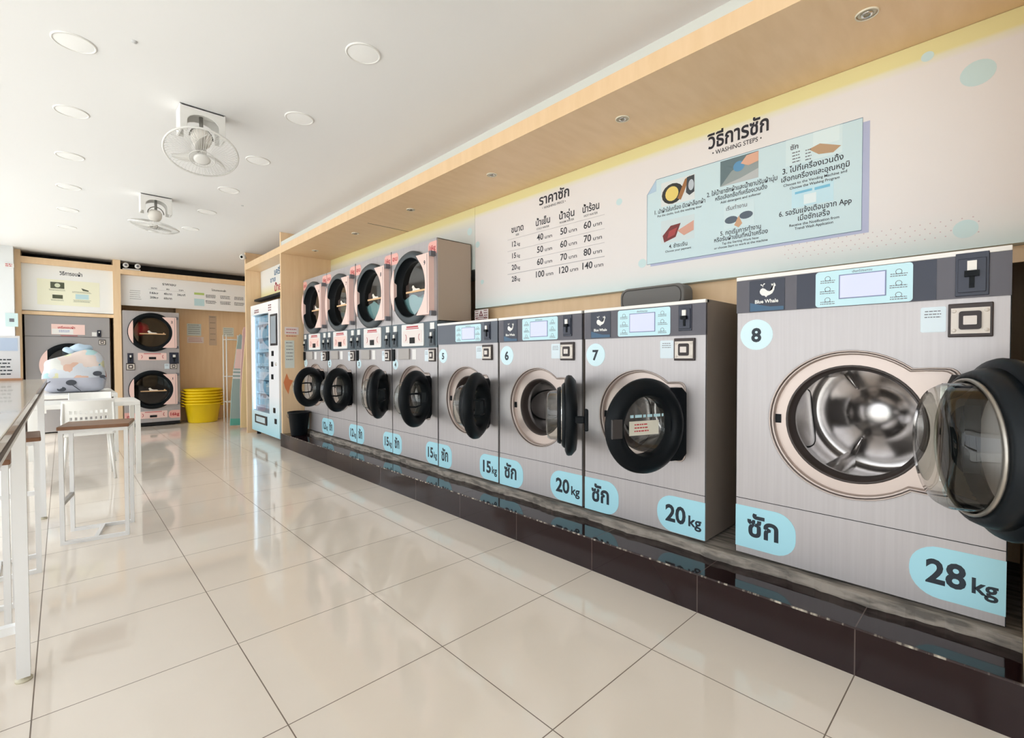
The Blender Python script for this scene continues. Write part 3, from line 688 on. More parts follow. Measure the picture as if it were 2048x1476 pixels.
b = new_bm(); tube(b, [(-.37+.03*math.cos(a), -.004, .42+.03*math.sin(a)) for a in [(-.6+i*.4)*PI/2 for i in range(9)]], .009, 6); obj('print', b, BLACKM, o)

# ============================================================ POSTERS
def vgrad(name, stops, axis=2):
    m = mat(name, (1, 1, 1), .35); n, l, b_ = nodes_of(m)
    t = n.new('ShaderNodeTexCoord'); s = n.new('ShaderNodeSeparateXYZ'); r = n.new('ShaderNodeValToRGB'); e = r.color_ramp.elements
    while len(e) < len(stops): e.new(.5)
    for el, (p_, c_) in zip(e, stops): el.position = p_; el.color = (*c_, 1)
    l.new(t.outputs['Generated'], s.inputs[0]); l.new(s.outputs[axis], r.inputs[0]); l.new(r.outputs[0], b_.inputs['Base Color']); return m
POST = vgrad('poster_print', [(0, (.66, .78, .78)), (.10, (.77, .77, .76)), (.2, (.80, .76, .75)), (.88, (.81, .775, .765)), (.915, (.80, .77, .60)), (.93, (.79, .72, .36)), (1, (.78, .70, .36))])
XQ = 2.78
def P(y): return -y     # panel-frame x of a world y (origin at y=0)
root = thing('wall_poster', 'long white poster with washing price table and blue washing steps sheet', 'poster', (XQ, 0, 0), -PI/2)
b = new_bm(); bx(b, P(3.42), P(YA+.002), 0, XW-XQ-.001, 1.635, ZS-.0015); obj('board', b, POST, root)
for y, z, r_ in ((.11, 2.36, .055), (.27, 2.50, .022), (1.86, 2.245, .024), (3.32, 1.87, .022), (3.385, 2.22, .03), (1.68, 1.80, .03), (.14, 1.72, .04)):
    b = new_bm(); plate(b, circ(P(y), z, r_, 24, rz=r_*.95), 0, -.0007); obj('bubble', b, mat('bubble_print', (.60, .76, .77), .4), root)
b = new_bm()
for i in range(22):
    for j in range(4): plate(b, circ(P(.10+i*.034+.017*(j % 2)), 1.70+j*.022, .0028, 6), 0, -.0004)
obj('dot_pattern', b, mat('dot_print', (.62, .48, .5), .5), root)
PINK_ = mat('poster_ink', (.025, .025, .035), .5)
def piece(name, parent, items, m=PINK_):
    b = new_bm()
    for it in items: write(b, *it[:4], **(it[4] if len(it) > 4 else {}))
    return obj(name, b, m, parent)
piece('price_heading', root, [('ราคาซัก', P(2.455), 2.395, .105, dict(bold=.022, fit=.31))]); piece('steps_heading', root, [('วิธีการซัก', P(1.082), 2.405, .118, dict(bold=.024, fit=.335))])
piece('steps_subheading', root, [('• WASHING STEPS •', P(1.085), 2.362, .036, dict(bold=.008, fit=.27))]); piece('price_subheading', root, [('• WASHING PRICE •', P(2.455), 2.357, .026, dict(bold=.006, fit=.24))])
for y, a, c, wd in ((2.86, 'ขนาด', 'SIZE', .16), (2.57, 'น้ำเย็น', 'COLD WATER', .17), (2.325, 'น้ำอุ่น', 'WARM WATER', .165), (2.10, 'น้ำร้อน', 'HOT WATER', .165)):
    piece('column_heading', root, [(a, P(y), 2.238, .072, dict(bold=.018, fit=wd*.9)), (c, P(y), 2.205, .021, dict(bold=.008))])
for i, (k_, v_) in enumerate(((12, (40, 50, 60)), (15, (50, 60, 70)), (20, (60, 70, 80)), (28, (100, 120, 140)))):
    z = 2.12-i*.098; it = [(str(k_), P(2.90), z, .062, dict(bold=.016)), ('kg', P(2.845), z, .038, dict(bold=.012))]
    for y, q in zip((2.60, 2.355, 2.13), v_):
        it += [(str(q), P(y), z, .07, dict(bold=.014)), ('บาท', P(y-.052-(.012 if q > 99 else 0)), z, .034, dict(bold=.012, align='l', fit=.075))]
    piece('price_row', root, it)
b = new_bm()
for i, (z, h_) in enumerate(((2.185, .002), (2.087, .002), (1.989, .002), (1.891, .004))): bx(b, P(2.98), P(1.98), -.001, 0, z, z+h_)
obj('ruled_lines', b, mat('rule_grey', (.4, .38, .4), .5), root)
# blue steps sheet
b = new_bm(); plate(b, [(P(1.62), 1.770), (P(.472), 1.770), (P(.472), 2.295), (P(.50), 2.295), (P(.50), 1.79), (P(1.62), 1.79)], 0, -.001); obj('sheet_shade', b, mat('lilac_print', (.45, .48, .66), .4), root)
b = new_bm(); plate(b, [(P(1.645), 1.785), (P(.50), 1.785), (P(.50), 2.318), (P(1.58), 2.318), (P(1.645), 2.235)], 0, -.0018); sh = obj('blue_sheet', b, mat('sheet_blue', (.60, .755, .80), .4), root)
b = new_bm(); plate(b, [(P(1.645), 2.235), (P(1.58), 2.245), (P(1.58), 2.318)], -.001, -.0024); obj('folded_corner', b, mat('fold_blue', (.45, .6, .74), .4), sh)
b = new_bm(); o2 = [(P(1.645), 1.785), (P(.50), 1.785), (P(.50), 2.318), (P(1.58), 2.318), (P(1.645), 2.235)]
tube(b, [(x, -.002, z) for x, z in o2], .0014, 4, cyc=True); obj('sheet_outline', b, mat('outline_blue', (.13, .22, .33), .5), sh)
for cap_ in (((1.425, 2.098, '1. นำผ้าใส่เครื่อง ปิดฝาล็อกผ้า', .036, .33), (1.425, 2.075, 'Put the cloths, lock the washing door', .019, .29)),
    ((1.06, 2.125, '2. ใส่น้ำยาซักผ้าและน้ำยาปรับผ้านุ่ม', .036, .38), (1.06, 2.092, 'หรือเลือกซื้อที่เครื่องเวนดิ้ง', .033, .28), (1.06, 2.068, 'Add detergent and softener', .019, .22)),
    ((.71, 2.145, '3. ไปที่เครื่องเวนดิ้ง', .04, .27), (.70, 2.104, 'เลือกเครื่องและอุณหภูมิ', .038, .30), (.70, 2.078, 'Choose to the Vending Machine and', .019, .28), (.70, 2.056, 'Choose the Washing Program', .019, .22)),
    ((1.43, 1.865, '4. ชำระเงิน', .034, .12), (1.43, 1.842, 'Choose your payment', .018, .17)),
    ((1.06, 1.884, '5. กดเริ่มการทำงาน', .034, .22), (1.06, 1.852, 'หรือรับผ้าเย็นที่หน้าเครื่อง', .034, .29), (1.06, 1.830, 'Tap the Starting Work Now', .018, .2), (1.06, 1.810, 'or choose Start to work at the machine', .018, .29)),
    ((.70, 1.925, '6. รอรับแจ้งเตือนจาก App', .038, .32), (.70, 1.887, 'เมื่อซักเสร็จ', .038, .14), (.70, 1.862, 'Receive the Notification from', .019, .22), (.70, 1.842, 'Trendi Wash Application', .019, .17))):
    piece('step_caption', sh, [(t_, P(y), z, h, dict(y=-.0026, bold=.012, fit=w_)) for y, z, t_, h, w_ in cap_])
def photo(y0, y1, z0, z1, base, shapes, name='step_photo'):
    b = new_bm(); ms = [mat('photo_%s' % '_'.join('%d' % int(c*99) for c in base), base, .4)]
    plate(b, [(P(y0), z0), (P(y1), z0), (P(y1), z1), (P(y0), z1)], -.0018, -.0024)
    for i, (col, pts) in enumerate(shapes):
        ms.append(mat('photo_%s' % '_'.join('%d' % int(c*99) for c in col), col, .4))
        w_, h_ = y0-y1, z1-z0
        vs = [b.verts.new((P(y0)+w_*px, -.0027-.0002*i, z0+h_*pz)) for px, pz in pts]; f = b.faces.new(vs); f.material_index = i+1
        bmesh.ops.triangulate(b, faces=[f])
    obj(name, b, ms, sh)
def E_(cx, cz, rx, rz, n=16): return [(cx+rx*math.cos(2*PI*i/n), cz+rz*math.sin(2*PI*i/n)) for i in range(n)]
photo(1.545, 1.325, 2.135, 2.285, (.72, .76, .76), [((.03, .03, .03), E_(.35, .45, .33, .42)), ((.80, .62, .18), E_(.33, .45, .2, .3)), ((.35, .16, .06), [(.5, .2), (.72, .9), (.86, .98), (.7, .4), (.6, .1)]), ((.05, .06, .07), [(.78, .95), (.99, .98), (.99, .3), (.85, .2), (.75, .35)]), ((.5, .55, .6), E_(.9, .6, .08, .22))])
photo(1.172, .965, 2.165, 2.31, (.30, .35, .35), [((.14, .2, .22), [(0, .0), (.3, .5), (1, 1), (0, 1)]), ((.5, .52, .52), [(.0, .0), (1, .0), (1, .35), (.55, .15)]), ((.12, .3, .5), E_(.5, .62, .15, .2)), ((.72, .42, .3), [(.55, .7), (.7, .95), (1, .98), (1, .62), (.75, .55)])])
photo(.83, .58, 2.18, 2.32, (.66, .80, .83), [((.72, .84, .86), [(.5, .45), (.95, .45), (.95, .98), (.5, .98)]), ((.5, .33, .2), [(.42, .42), (.62, .52), (.98, .25), (.85, .08), (.6, .15)])])
photo(1.545, 1.325, 1.90, 2.045, (.62, .72, .75), [((.18, .03, .03), [(.1, .05), (.45, .2), (.6, .75), (.3, .72), (.05, .35)]), ((.4, .06, .06), [(.2, .2), (.42, .3), (.5, .6), (.25, .5)]), ((.66, .36, .28), [(.5, .45), (.98, .75), (.98, .35), (.7, .2)])])
photo(1.15, .985, 1.915, 2.055, (.64, .78, .82), [((.10, .13, .17), E_(.25, .34, .22, .15)), ((.10, .13, .17), E_(.74, .42, .22, .15)), ((.6, .36, .22), [(.35, .1), (.5, .45), (.62, .12), (.5, -.02)])])
photo(.80, .615, 1.955, 2.055, (.55, .77, .86), [((.20, .52, .72), [(.08, .7), (.5, .72), (.5, .84), (.08, .82)]), ((.20, .52, .72), [(.56, .7), (.92, .72), (.92, .86), (.56, .84)]), ((.75, .85, .88), [(.3, .1), (.6, .1), (.6, .6), (.3, .6)])])
b = new_bm(); write(b, 'ซัก', P(.79), 2.26, .035, y=-.0036, bold=.02); write(b, 'เริ่มทำงาน', P(1.08), 2.02, .03, y=-.0036, bold=.01); lines(b, P(.80), P(.76), 2.24, 4, .016, .005, -.0036, 0, 1); lines(b, P(.74), P(.71), 2.235, 4, .016, .005, -.0036, 0, 2); obj('screen_print', b, GREYINK, sh)
# second poster above the stacked dryers
root = thing('wall_poster', 'pale grey-green poster strip behind the tops of the stacked dryers', 'poster', (XQ, 0, 0), -PI/2)
b = new_bm(); bx(b, P(YB-.002), P(3.4235), 0, XW-XQ-.001, 2.0, ZS-.0015); obj('board', b, vgrad('poster_print_green', [(0, (.62, .70, .68)), (.7, (.68, .70, .68)), (.83, (.80, .77, .60)), (.9, (.79, .72, .36)), (1, (.78, .70, .36))]), root)
b = new_bm(); plate(b, circ(P(3.50), 2.36, .035, 24), 0, -.0007); obj('bubble', b, mat('bubble_print', (.60, .76, .77), .4), root)
# small red and white notice under the long poster's corner
b = new_bm(); bx(b, 0, .19, -.003, 0, 0, .115); s = obj('notice', b, mat('notice_pink', (.80, .74, .73), .5), None, (XQ-.005, 3.42, 1.505), (0, 0, -PI/2))
tag(s, 'small square notice under the far bottom corner of the long poster', 'notice')
b = new_bm(); plate(b, [(.062, .055), (.12, .055), (.091, .108)], -.003, -.004, holes=[[(.078, .064), (.104, .064), (.091, .09)]]); lines(b, .01, .055, .10, 4, .022, .008, -.004, 0, 2); lines(b, .13, .18, .10, 4, .022, .008, -.004, 0, 3); lines(b, .02, .17, .04, 2, .018, .006, -.004, 0, 4); obj('lettering', b, mat('maroon_ink', (.22, .05, .06), .5), s)
b = new_bm(); bx(b, 2.845, 2.86, .925, 3.42, 1.48, 1.634); bx(b, 2.845, 2.86, YA+.002, .92, 1.566, 1.634); struct('trim_17', b, WOOD)
# back wall signs
root = thing('wall_poster', 'cream sheet poster with four small photos above the wide grey dryer', 'poster', (0, YF+.06, 0), 0)
b = new_bm(); bx(b, -.44, .637, 0, .03, 1.935, 2.655); obj('board', b, mat('sign_white', (.93, .93, .90), .4), root)
b = new_bm(); bx(b, -.27, .465, -.002, 0, 2.035, 2.44); s = obj('cream_sheet', b, mat('cream_print', (.93, .92, .72), .4), root)
b = new_bm(); write(b, 'วิธีการอบผ้า', .12, 2.52, .08, y=-.001, bold=.02, fit=.27); obj('heading', b, INK, root)
b = new_bm(); bx(b, -.12, .04, -.003, -.002, 2.30, 2.40); bx(b, -.10, .02, -.003, -.002, 2.14, 2.20)
plate(b, [(.24, 2.33), (.33, 2.30), (.33, 2.28), (.26, 2.29)], -.002, -.0032); obj('photo', b, mat('dark_photo', (.09, .10, .06), .5), s)
b = new_bm(); plate(b, circ(-.04, 2.35, .033, 16), -.003, -.0036); obj('drum_spot', b, mat('cream_spot', (.72, .75, .55), .5), s)
b = new_bm(); bx(b, .17, .33, -.003, -.002, 2.15, 2.23); obj('blue_photo', b, mat('light_blue_photo', (.55, .76, .8), .5), s)
b = new_bm(); lines(b, -.14, .07, 2.28, 2, .014, .006, -.0026, 0, 1); lines(b, .12, .38, 2.265, 2, .014, .006, -.0026, 0, 2); lines(b, -.12, .04, 2.12, 2, .014, .006, -.0026, 0, 3); lines(b, .14, .36, 2.13, 3, .014, .006, -.0026, 0, 4); obj('print', b, mat('olive_ink', (.25, .27, .18), .5), s)
root = thing('wall_poster', 'white price sign above the double-decker dryer on the back wall', 'poster', (0, YF+.10, 0), 0)
b = new_bm(); bx(b, .737, 2.85, 0, .03, 2.10, 2.62); obj('board', b, mat('sign_grey_white', (.92, .92, .92), .4), root)
b = new_bm(); write(b, 'ราคาอบ', 1.42, 2.50, .06, y=-.001, bold=.02, fit=.2)
for x, t_, q in ((1.2, 'ขนาด', ('16kg', '20kg')), (1.40, 'อบ', ('40บาท', '60บาท')), (1.6, 'เวลา', ('34นาที',))):
    write(b, t_, x, 2.42, .04, y=-.001, bold=.02)
    for i, k_ in enumerate(q): write(b, k_, x, 2.33-i*.08, .05, y=-.001, bold=.02, fit=.12)
write(b, 'โปรแกรมอบผ้า', 2.2, 2.47, .045, y=-.001, bold=.02, fit=.24)
for i in range(3):
    for j in range(2): lines(b, 1.98+i*.24, 2.16+i*.24, 2.38-j*.11, 3, .022, .01, -.001, 0, i*3+j)
lines(b, 1.1, 1.72, 2.405, 1, .1, .002, -.001, 0, 5)
for i in range(5): lines(b, .86, 1.02, 2.36-i*.035, 1, .1, .006, -.001, 0, i)
obj('lettering', b, INK, root)
b = new_bm(); bx(b, 1.80, 1.96, -.001, 0, 2.375, 2.415); obj('green_patch', b, mat('lime_print', (.5, .66, .2), .5), root)
b = new_bm(); bx(b, 1.80, 1.96, -.001, 0, 2.17, 2.30); obj('blue_patch', b, mat('light_blue_photo', (.55, .76, .8), .5), root)
# flat wood boards under that sign make the wall there
b = new_bm(); bx(b, 1.56, XW, YF+.42, YF+.44, 0, 2.60); bx(b, .736, 1.56, YF+.66, YF+.68, 0, 2.6); struct('trim_12', b, WOODV)
# paper notices on the back wall
def wallpaper(x0, x1, z0, z1, lab, col, ink_, n=5, seed=0, y=YF+.419):
    b = new_bm(); bx(b, x0, x1, y-.002, y, z0, z1); o = obj('notice', b, col, None); tag(o, lab, 'notice', 'paper notices on the back wall')
    b = new_bm(); lines(b, x0+.015, x1-.015, z1-.03, n, (z1-z0-.03)/n, .007, y-.0026, 0, seed); obj('print', b, ink_, o)
PAPER = mat('paper_grey', (.68, .66, .62), .6)
wallpaper(1.73, 1.96, 1.62, 1.85, 'pale blue-grey notice, left one on the wood beside the tall dryer', mat('paper_blue', (.68, .76, .76), .6), INK, 5, 1)
wallpaper(1.73, 2.0, 1.48, 1.60, 'small pink-white notice just below the blue-grey one', mat('paper_pink', (.85, .74, .70), .6), REDINK, 3, 2)
wallpaper(2.09, 2.22, 1.44, 2.02, 'narrow vertical strip of icons between two notices', mat('paper_tan', (.66, .50, .36), .6), INK, 5, 3)
wallpaper(2.33, 2.52, 1.62, 1.80, 'pale green notice on the right, above the wire rack', mat('paper_green', (.72, .76, .70), .6), GREYINK, 4, 4)

# ============================================================ VENDING BAY
root = thing('vending_machine', 'tall white and light blue vending machine with a glass window', 'vending machine', (2.15, 7.56, 0), -PI/2)
b = new_bm()
bx(b, -.655, -.61, .02, .70, .06, 2.0); bx(b, .23, .655, .02, .70, .06, 2.0); bx(b, -.61, .23, .02, .70, .06, .37); bx(b, -.61, .23, .02, .70, 1.85, 2.0); bx(b, -.61, .23, .40, .70, .37, 1.85)
obj('cabinet', b, mat('vend_white', (.84, .87, .90), .35), root)
b = new_bm(); plate(b, [(-.65, .07), (.65, .07), (.65, 1.995), (-.65, 1.995)], .02, 0, holes=[[(-.60, .38), (.22, .38), (.22, 1.84), (-.60, 1.84)]])
o = obj('door', b, vgrad('vend_door', [(0, (.42, .74, .84)), (.12, (.60, .82, .89)), (.3, (.86, .87, .90)), (1, (.90, .89, .89))]), root, bevel=.003)
b = new_bm(); bx(b, -.60, .22, .008, .012, .38, 1.84); obj('window', b, glass('vend_glass', (.86, .94, .98), 0, .02), o)
b = new_bm()
for x in (-.585, .21): bx(b, x-.012, x+.012, .022, .034, .39, 1.83)
obj('light_strip', b, mat('led_strip', (.9, .95, 1), .4, emit=(.75, .9, 1), estr=9.), root)
b = new_bm()
for i in range(7): bx(b, -.609, .229, .06, .395, .45+i*.21, .457+i*.21); bx(b, -.57, .19, .055, .06, .435+i*.21, .457+i*.21)
obj('shelf', b, mat('shelf_blue', (.62, .80, .90), .3), root)
R = random.Random(2); cols = [(.55, .76, .88), (.74, .84, .9), (.42, .68, .84), (.82, .86, .88), (.62, .76, .84)]
for i in range(7):
    pk = new_bm(); x = -.575
    while x < .13:
        w_ = R.uniform(.06, .09); h_ = R.uniform(.11, .17); bx(pk, x, x+w_*.9, .08, .30, .458+i*.21 if i else .458, .458+i*.21+h_ if i < 6 else 1.83, R.randrange(5)); x += w_
    obj('packet_row', pk, [mat('packet_%d' % k_, c, .5) for k_, c in enumerate(cols)], root)
b = new_bm(); bx(b, .33, .61, -.012, 0, 1.36, 1.80); o2 = obj('touch_screen', b, mat('frame_black', (.03, .03, .035), .3), root)
b = new_bm(); bx(b, .36, .58, -.0135, -.012, 1.39, 1.77); obj('display', b, mat('vend_display', (.35, .40, .44), .2), o2)
b = new_bm(); bx(b, -.45, .12, -.012, 0, .20, .33); o2 = obj('pickup_flap', b, mat('frame_black', (.03, .03, .035), .3), root)
b = new_bm(); bx(b, -.38, .05, -.014, -.012, .225, .305); obj('flap_panel', b, mat('flap_cyan', (.55, .70, .75), .4), o2)
for z, x in ((1.25, .40), (1.10, .38), (.92, .38), (.45, .45), (.30, .50)):
    b = new_bm(); bx(b, x-.03, x+.04, -.01, 0, z-.035, z+.035); obj('payment_slot', b, BLACK, root)
b = new_bm(); lathe(b, [(0, .01), (.02, .01), (.022, 0)], (.55, 0, 1.10), (0, -1, 0), 14); obj('lock', b, CHROME, root)
b = new_bm(); lines(b, -.46, -.2, 1.90, 2, .03, .018, -.001, 0, 2); lines(b, .22, .36, 1.93, 3, .035, .018, -.001, 0, 7); obj('lettering', b, mat('maroon_ink', (.22, .05, .06), .5), root)
b = new_bm()
for x in (-.58, .58):
    for y in (.08, .62): lathe(b, [(0, 0), (.03, 0), (.03, .06)], (x, y, 0), (0, 0, 1), 12)
obj('foot', b, BLACKM, root)
# sign in the bay above it
root = thing('wall_sign', 'white and yellow sign with blue and red lettering above the vending machine', 'sign', (2.33, 7.51, 0), -PI/2)
b = new_bm(); bx(b, -.80, .80, 0, .02, 2.12, ZS-.002); obj('board', b, vgrad('bay_sign', [(0, (.80, .68, .25)), (.25, (.80, .76, .55)), (.45, (.80, .80, .78)), (1, (.80, .82, .82))]), root)
b = new_bm(); write(b, 'เครื่อง', .12, 2.43, .13, bold=.03, fit=.5); write(b, 'ขาย', -.2, 2.34, .10, bold=.03, fit=.25); obj('blue_lettering', b, mat('blue_ink2', (.05, .16, .3), .4), root)
b = new_bm(); write(b, 'น้ำยาซัก', .18, 2.19, .15, bold=.03, fit=.62); obj('red_lettering', b, mat('red_ink2', (.45, .03, .06), .4), root)
b = new_bm(); bx(b, -.80, .80, -.1, .0, 2.085, 2.115); obj('black_ledge', b, BLACKM, root)  # plain black ledge below the sign
# notices on the near side of the far partition (bay 1 end)
for i, (x0, x1, z0, z1, c_, ik, lab) in enumerate(((2.15, 2.33, 1.50, 1.60, mat('paper_pink', (.85, .74, .70), .6), REDINK, 'pink slip with red print high on the wooden partition by the stacks'),
                                 (2.15, 2.27, 1.05, 1.42, mat('paper_green', (.72, .76, .70), .6), GREYINK, 'long grey-green notice on the wooden partition by the stacks'))):
    b = new_bm(); bx(b, x0, x1, YB-.003, YB-.0005, z0, z1); o = tag(obj('notice', b, c_), lab, 'notice')
    b = new_bm(); lines(b, x0+.015, x1-.015, z1-.035, 3+3*i, .045, .009, YB-.0036, 0, i); obj('print', b, ik, o)
b = new_bm(); plate(b, [(2.13, .86), (2.17, .98), (2.20, .90), (2.25, .88), (2.21, .80), (2.19, .70), (2.15, .78)], YB-.0005, YB-.002); tag(obj('sticker', b, mat('orange_sticker', (.75, .25, .10), .5)), 'torn orange sticker low on the wooden partition', 'sticker')

# bucket
root = thing('bucket', 'black plastic bucket on the dark ledge beside washer number 1', 'bucket', (2.235, 6.41, ZP+.0015), 0)
b = new_bm(); lathe(b, [(0, 0), (.095, 0), (.098, .01), (.128, .28), (.138, .285), (.138, .305), (.126, .305), (.122, .28), (.09, .012), (0, .012)], seg=32); obj('shell', b, BLACK, root)
b = new_bm(); tube(b, [(.139*math.cos(a), .139*math.sin(a), .285-.09*math.sin(a/1.0)) for a in [PI*i/16 for i in range(17)]], .003, 6); obj('handle', b, GREYINK, root)

# ============================================================ YELLOW TUBS, RACK, IRONING BOARDS
YEL = mat('yellow_plastic', (.98, .70, .01), .35)
def tub(z, lab, full):
    root = thing('laundry_basin', lab, 'basin', (1.895, 10.42, z), 0, 'stacked yellow basins')
    b = new_bm(); lathe(b, [(0, 0), (.225, 0), (.235, .012), (.285, .33), (.305, .335), (.312, .350), (.305, .360), (.280, .352), (.228, .02), (0, .012)], seg=44); obj('shell', b, YEL, root)
    b = new_bm(); 
    for s in (-1, 1): tube(b, [(s*.285, -.06, .30), (s*.33, -.055, .315), (s*.335, 0, .317), (s*.33, .055, .315), (s*.285, .06, .30)], .009, 6)
    obj('handle', b, YEL, root)
    return root
T = ['lowest yellow basin, its whole side showing', 'yellow basin second from the floor in the stack', 'yellow basin third from the floor in the stack', 'yellow basin third from the top of the stack', 'yellow basin just under the topmost one', 'topmost yellow basin of the stack by the back wall']
for i, lb in enumerate(T): tub(.001+i*.052, lb, i == 0)
root = thing('wire_rack', 'thin white wire stand between the yellow basins and the ironing boards', 'rack', (2.32, 10.0, 0), 0)
b = new_bm()
for x in (-.14, .10):
    for y in (-.12, .12): tube(b, [(x, y, 0), (x, y, 1.62)], .011, 8)
obj('post', b, WHITEP, root)
b = new_bm()
for z in (.38, .85, 1.53):
    tube(b, [(-.14, -.12, z), (.10, -.12, z), (.10, .12, z), (-.14, .12, z)], .008, 6, cyc=True)
    for k in range(5): tube(b, [(-.14+.06*k*.8, -.12, z), (-.14+.06*k*.8, .12, z)], .004, 5)
obj('shelf', b, WHITEP, root)
def board(name, lab, x, y, cols, lean, h, w, rz, group='ironing boards leaning by the vending machine'):
    root = thing(name, lab, 'ironing board', (x, y, 0), rz, group)
    root.rotation_euler = (0, lean, rz)
    pts = []
    for i in range(13): a = PI*i/12; pts.append((0+w*.5*.42*math.cos(a), h-.12+.12*math.sin(a)))
    pts += [(-w/2*.8, h*.62), (-w/2, h*.35), (-w/2, .03), (w/2, .03), (w/2, h*.35), (w/2*.8, h*.62)]
    b = new_bm(); plate(b, pts, .014, -.014); obj('padded_top', b, cols[0], root, bevel=.005)
    if len(cols) > 1:
        b = new_bm(); bx(b, -w/2+.01, w/2-.01, -.0165, -.0142, h*.52, h*.54); bx(b, -w/2+.01, w/2-.01, -.0165, -.0142, h*.56, h*.58); bx(b, -w/2+.01, w/2-.01, -.0165, -.0142, h*.60, h*.615); obj('white_band', b, WHITEP, root)
        b = new_bm(); plate(b, [(-w/2*.72, h*.63), (w/2*.72, h*.63), (w/2*.5, h*.84), (-w/2*.5, h*.84)], -.014, -.016); obj('pink_field', b, LPINK, root)
        b = new_bm(); plate(b, [(-w/2+.004, .04), (w/2-.004, .04), (w/2-.004, .15), (-w/2+.004, .15)], -.014, -.016); obj('green_end', b, mat('green_cloth', (.12, .42, .33), .8), root)
    b = new_bm()
    for s in (-1, 1): tube(b, [(s*w*.3, .03, .10), (s*w*.12, .035, h*.8)], .009, 6)
    tube(b, [(-w*.34, .03, .08), (w*.34, .03, .08)], .009, 6); obj('folded_leg', b, GREYINK, root)
board('ironing_board', 'ironing board with grey-green striped cover leaning by the vending machine', 2.15, 9.15, [mat('sage_cloth', (.36, .46, .43), .85), 1], .05, 1.60, .20, -.1)
board('ironing_board', 'cream yellow ironing board nearest the vending machine', 2.20, 8.78, [mat('cream_cloth', (.80, .64, .36), .85)], .03, 1.62, .155, -.1)
board('ironing_board', 'pale pink topped ironing board behind the cream one', 2.27, 9.03, [mat('rose_cloth', (.72, .48, .46), .85)], .0, 1.72, .17, -.1)

# ============================================================ CEILING
def dlight(x, y, r, lab, z=ZC, power=6., wood=False, grp='round ceiling lights'):
    root = thing('ceiling_light', lab, 'light', (x, y, z), 0, grp)
    b = new_bm(); lathe(b, [(r, 0), (r, -.003), (r*.96, -.006), (r*.90, -.006), (r*.88, -.002)], seg=40); obj('rim', b, WHITEP if not wood else mat('warm_white', (.82, .76, .62), .4), root)
    if wood:
        b = new_bm(); lathe(b, [(r*.80, -.002), (r*.7, -.004), (r*.55, -.001), (0, -.001)], seg=32); obj('lens', b, mat('lamp_grey', (.55, .5, .38), .3), root)
        b = new_bm(); lathe(b, [(r*.3, -.006), (r*.42, -.01), (r*.5, -.004)], seg=24); obj('lamp_ring', b, CHROME, root)
    else:
        b = new_bm(); lathe(b, [(r*.885, -.003), (r*.5, -.006), (0, -.007)], seg=40); obj('diffuser', b, mat('diffuser', (.9, .9, .88), .4, emit=(1, .98, .95), estr=.12), root)
for i in range(6):
    y = 2.467+.965*i
    dlight(1.222, y, .093, 'flat round ceiling light, %s in the row nearer the machines' % ['first from the camera', 'second', 'third', 'fourth', 'fifth', 'farthest'][i])
for i in range(6):
    y = 3.43+.965*i
    dlight(.070, y, .093, 'flat round ceiling light, %s in the left row over the tables' % ['first from the camera', 'second', 'third', 'fourth', 'fifth', 'farthest'][i])
for i in range(6):
    dlight(2.385, .42+1.155*i, .040, 'small recessed spotlight in the wooden soffit, %s' % ['above washer 8', 'above washer 7', 'beside washer 5', 'beside dryer 9', 'beside dryer 8', 'nearest the far partition'][i], ZS, 1.2, True, 'small spotlights in the soffit')
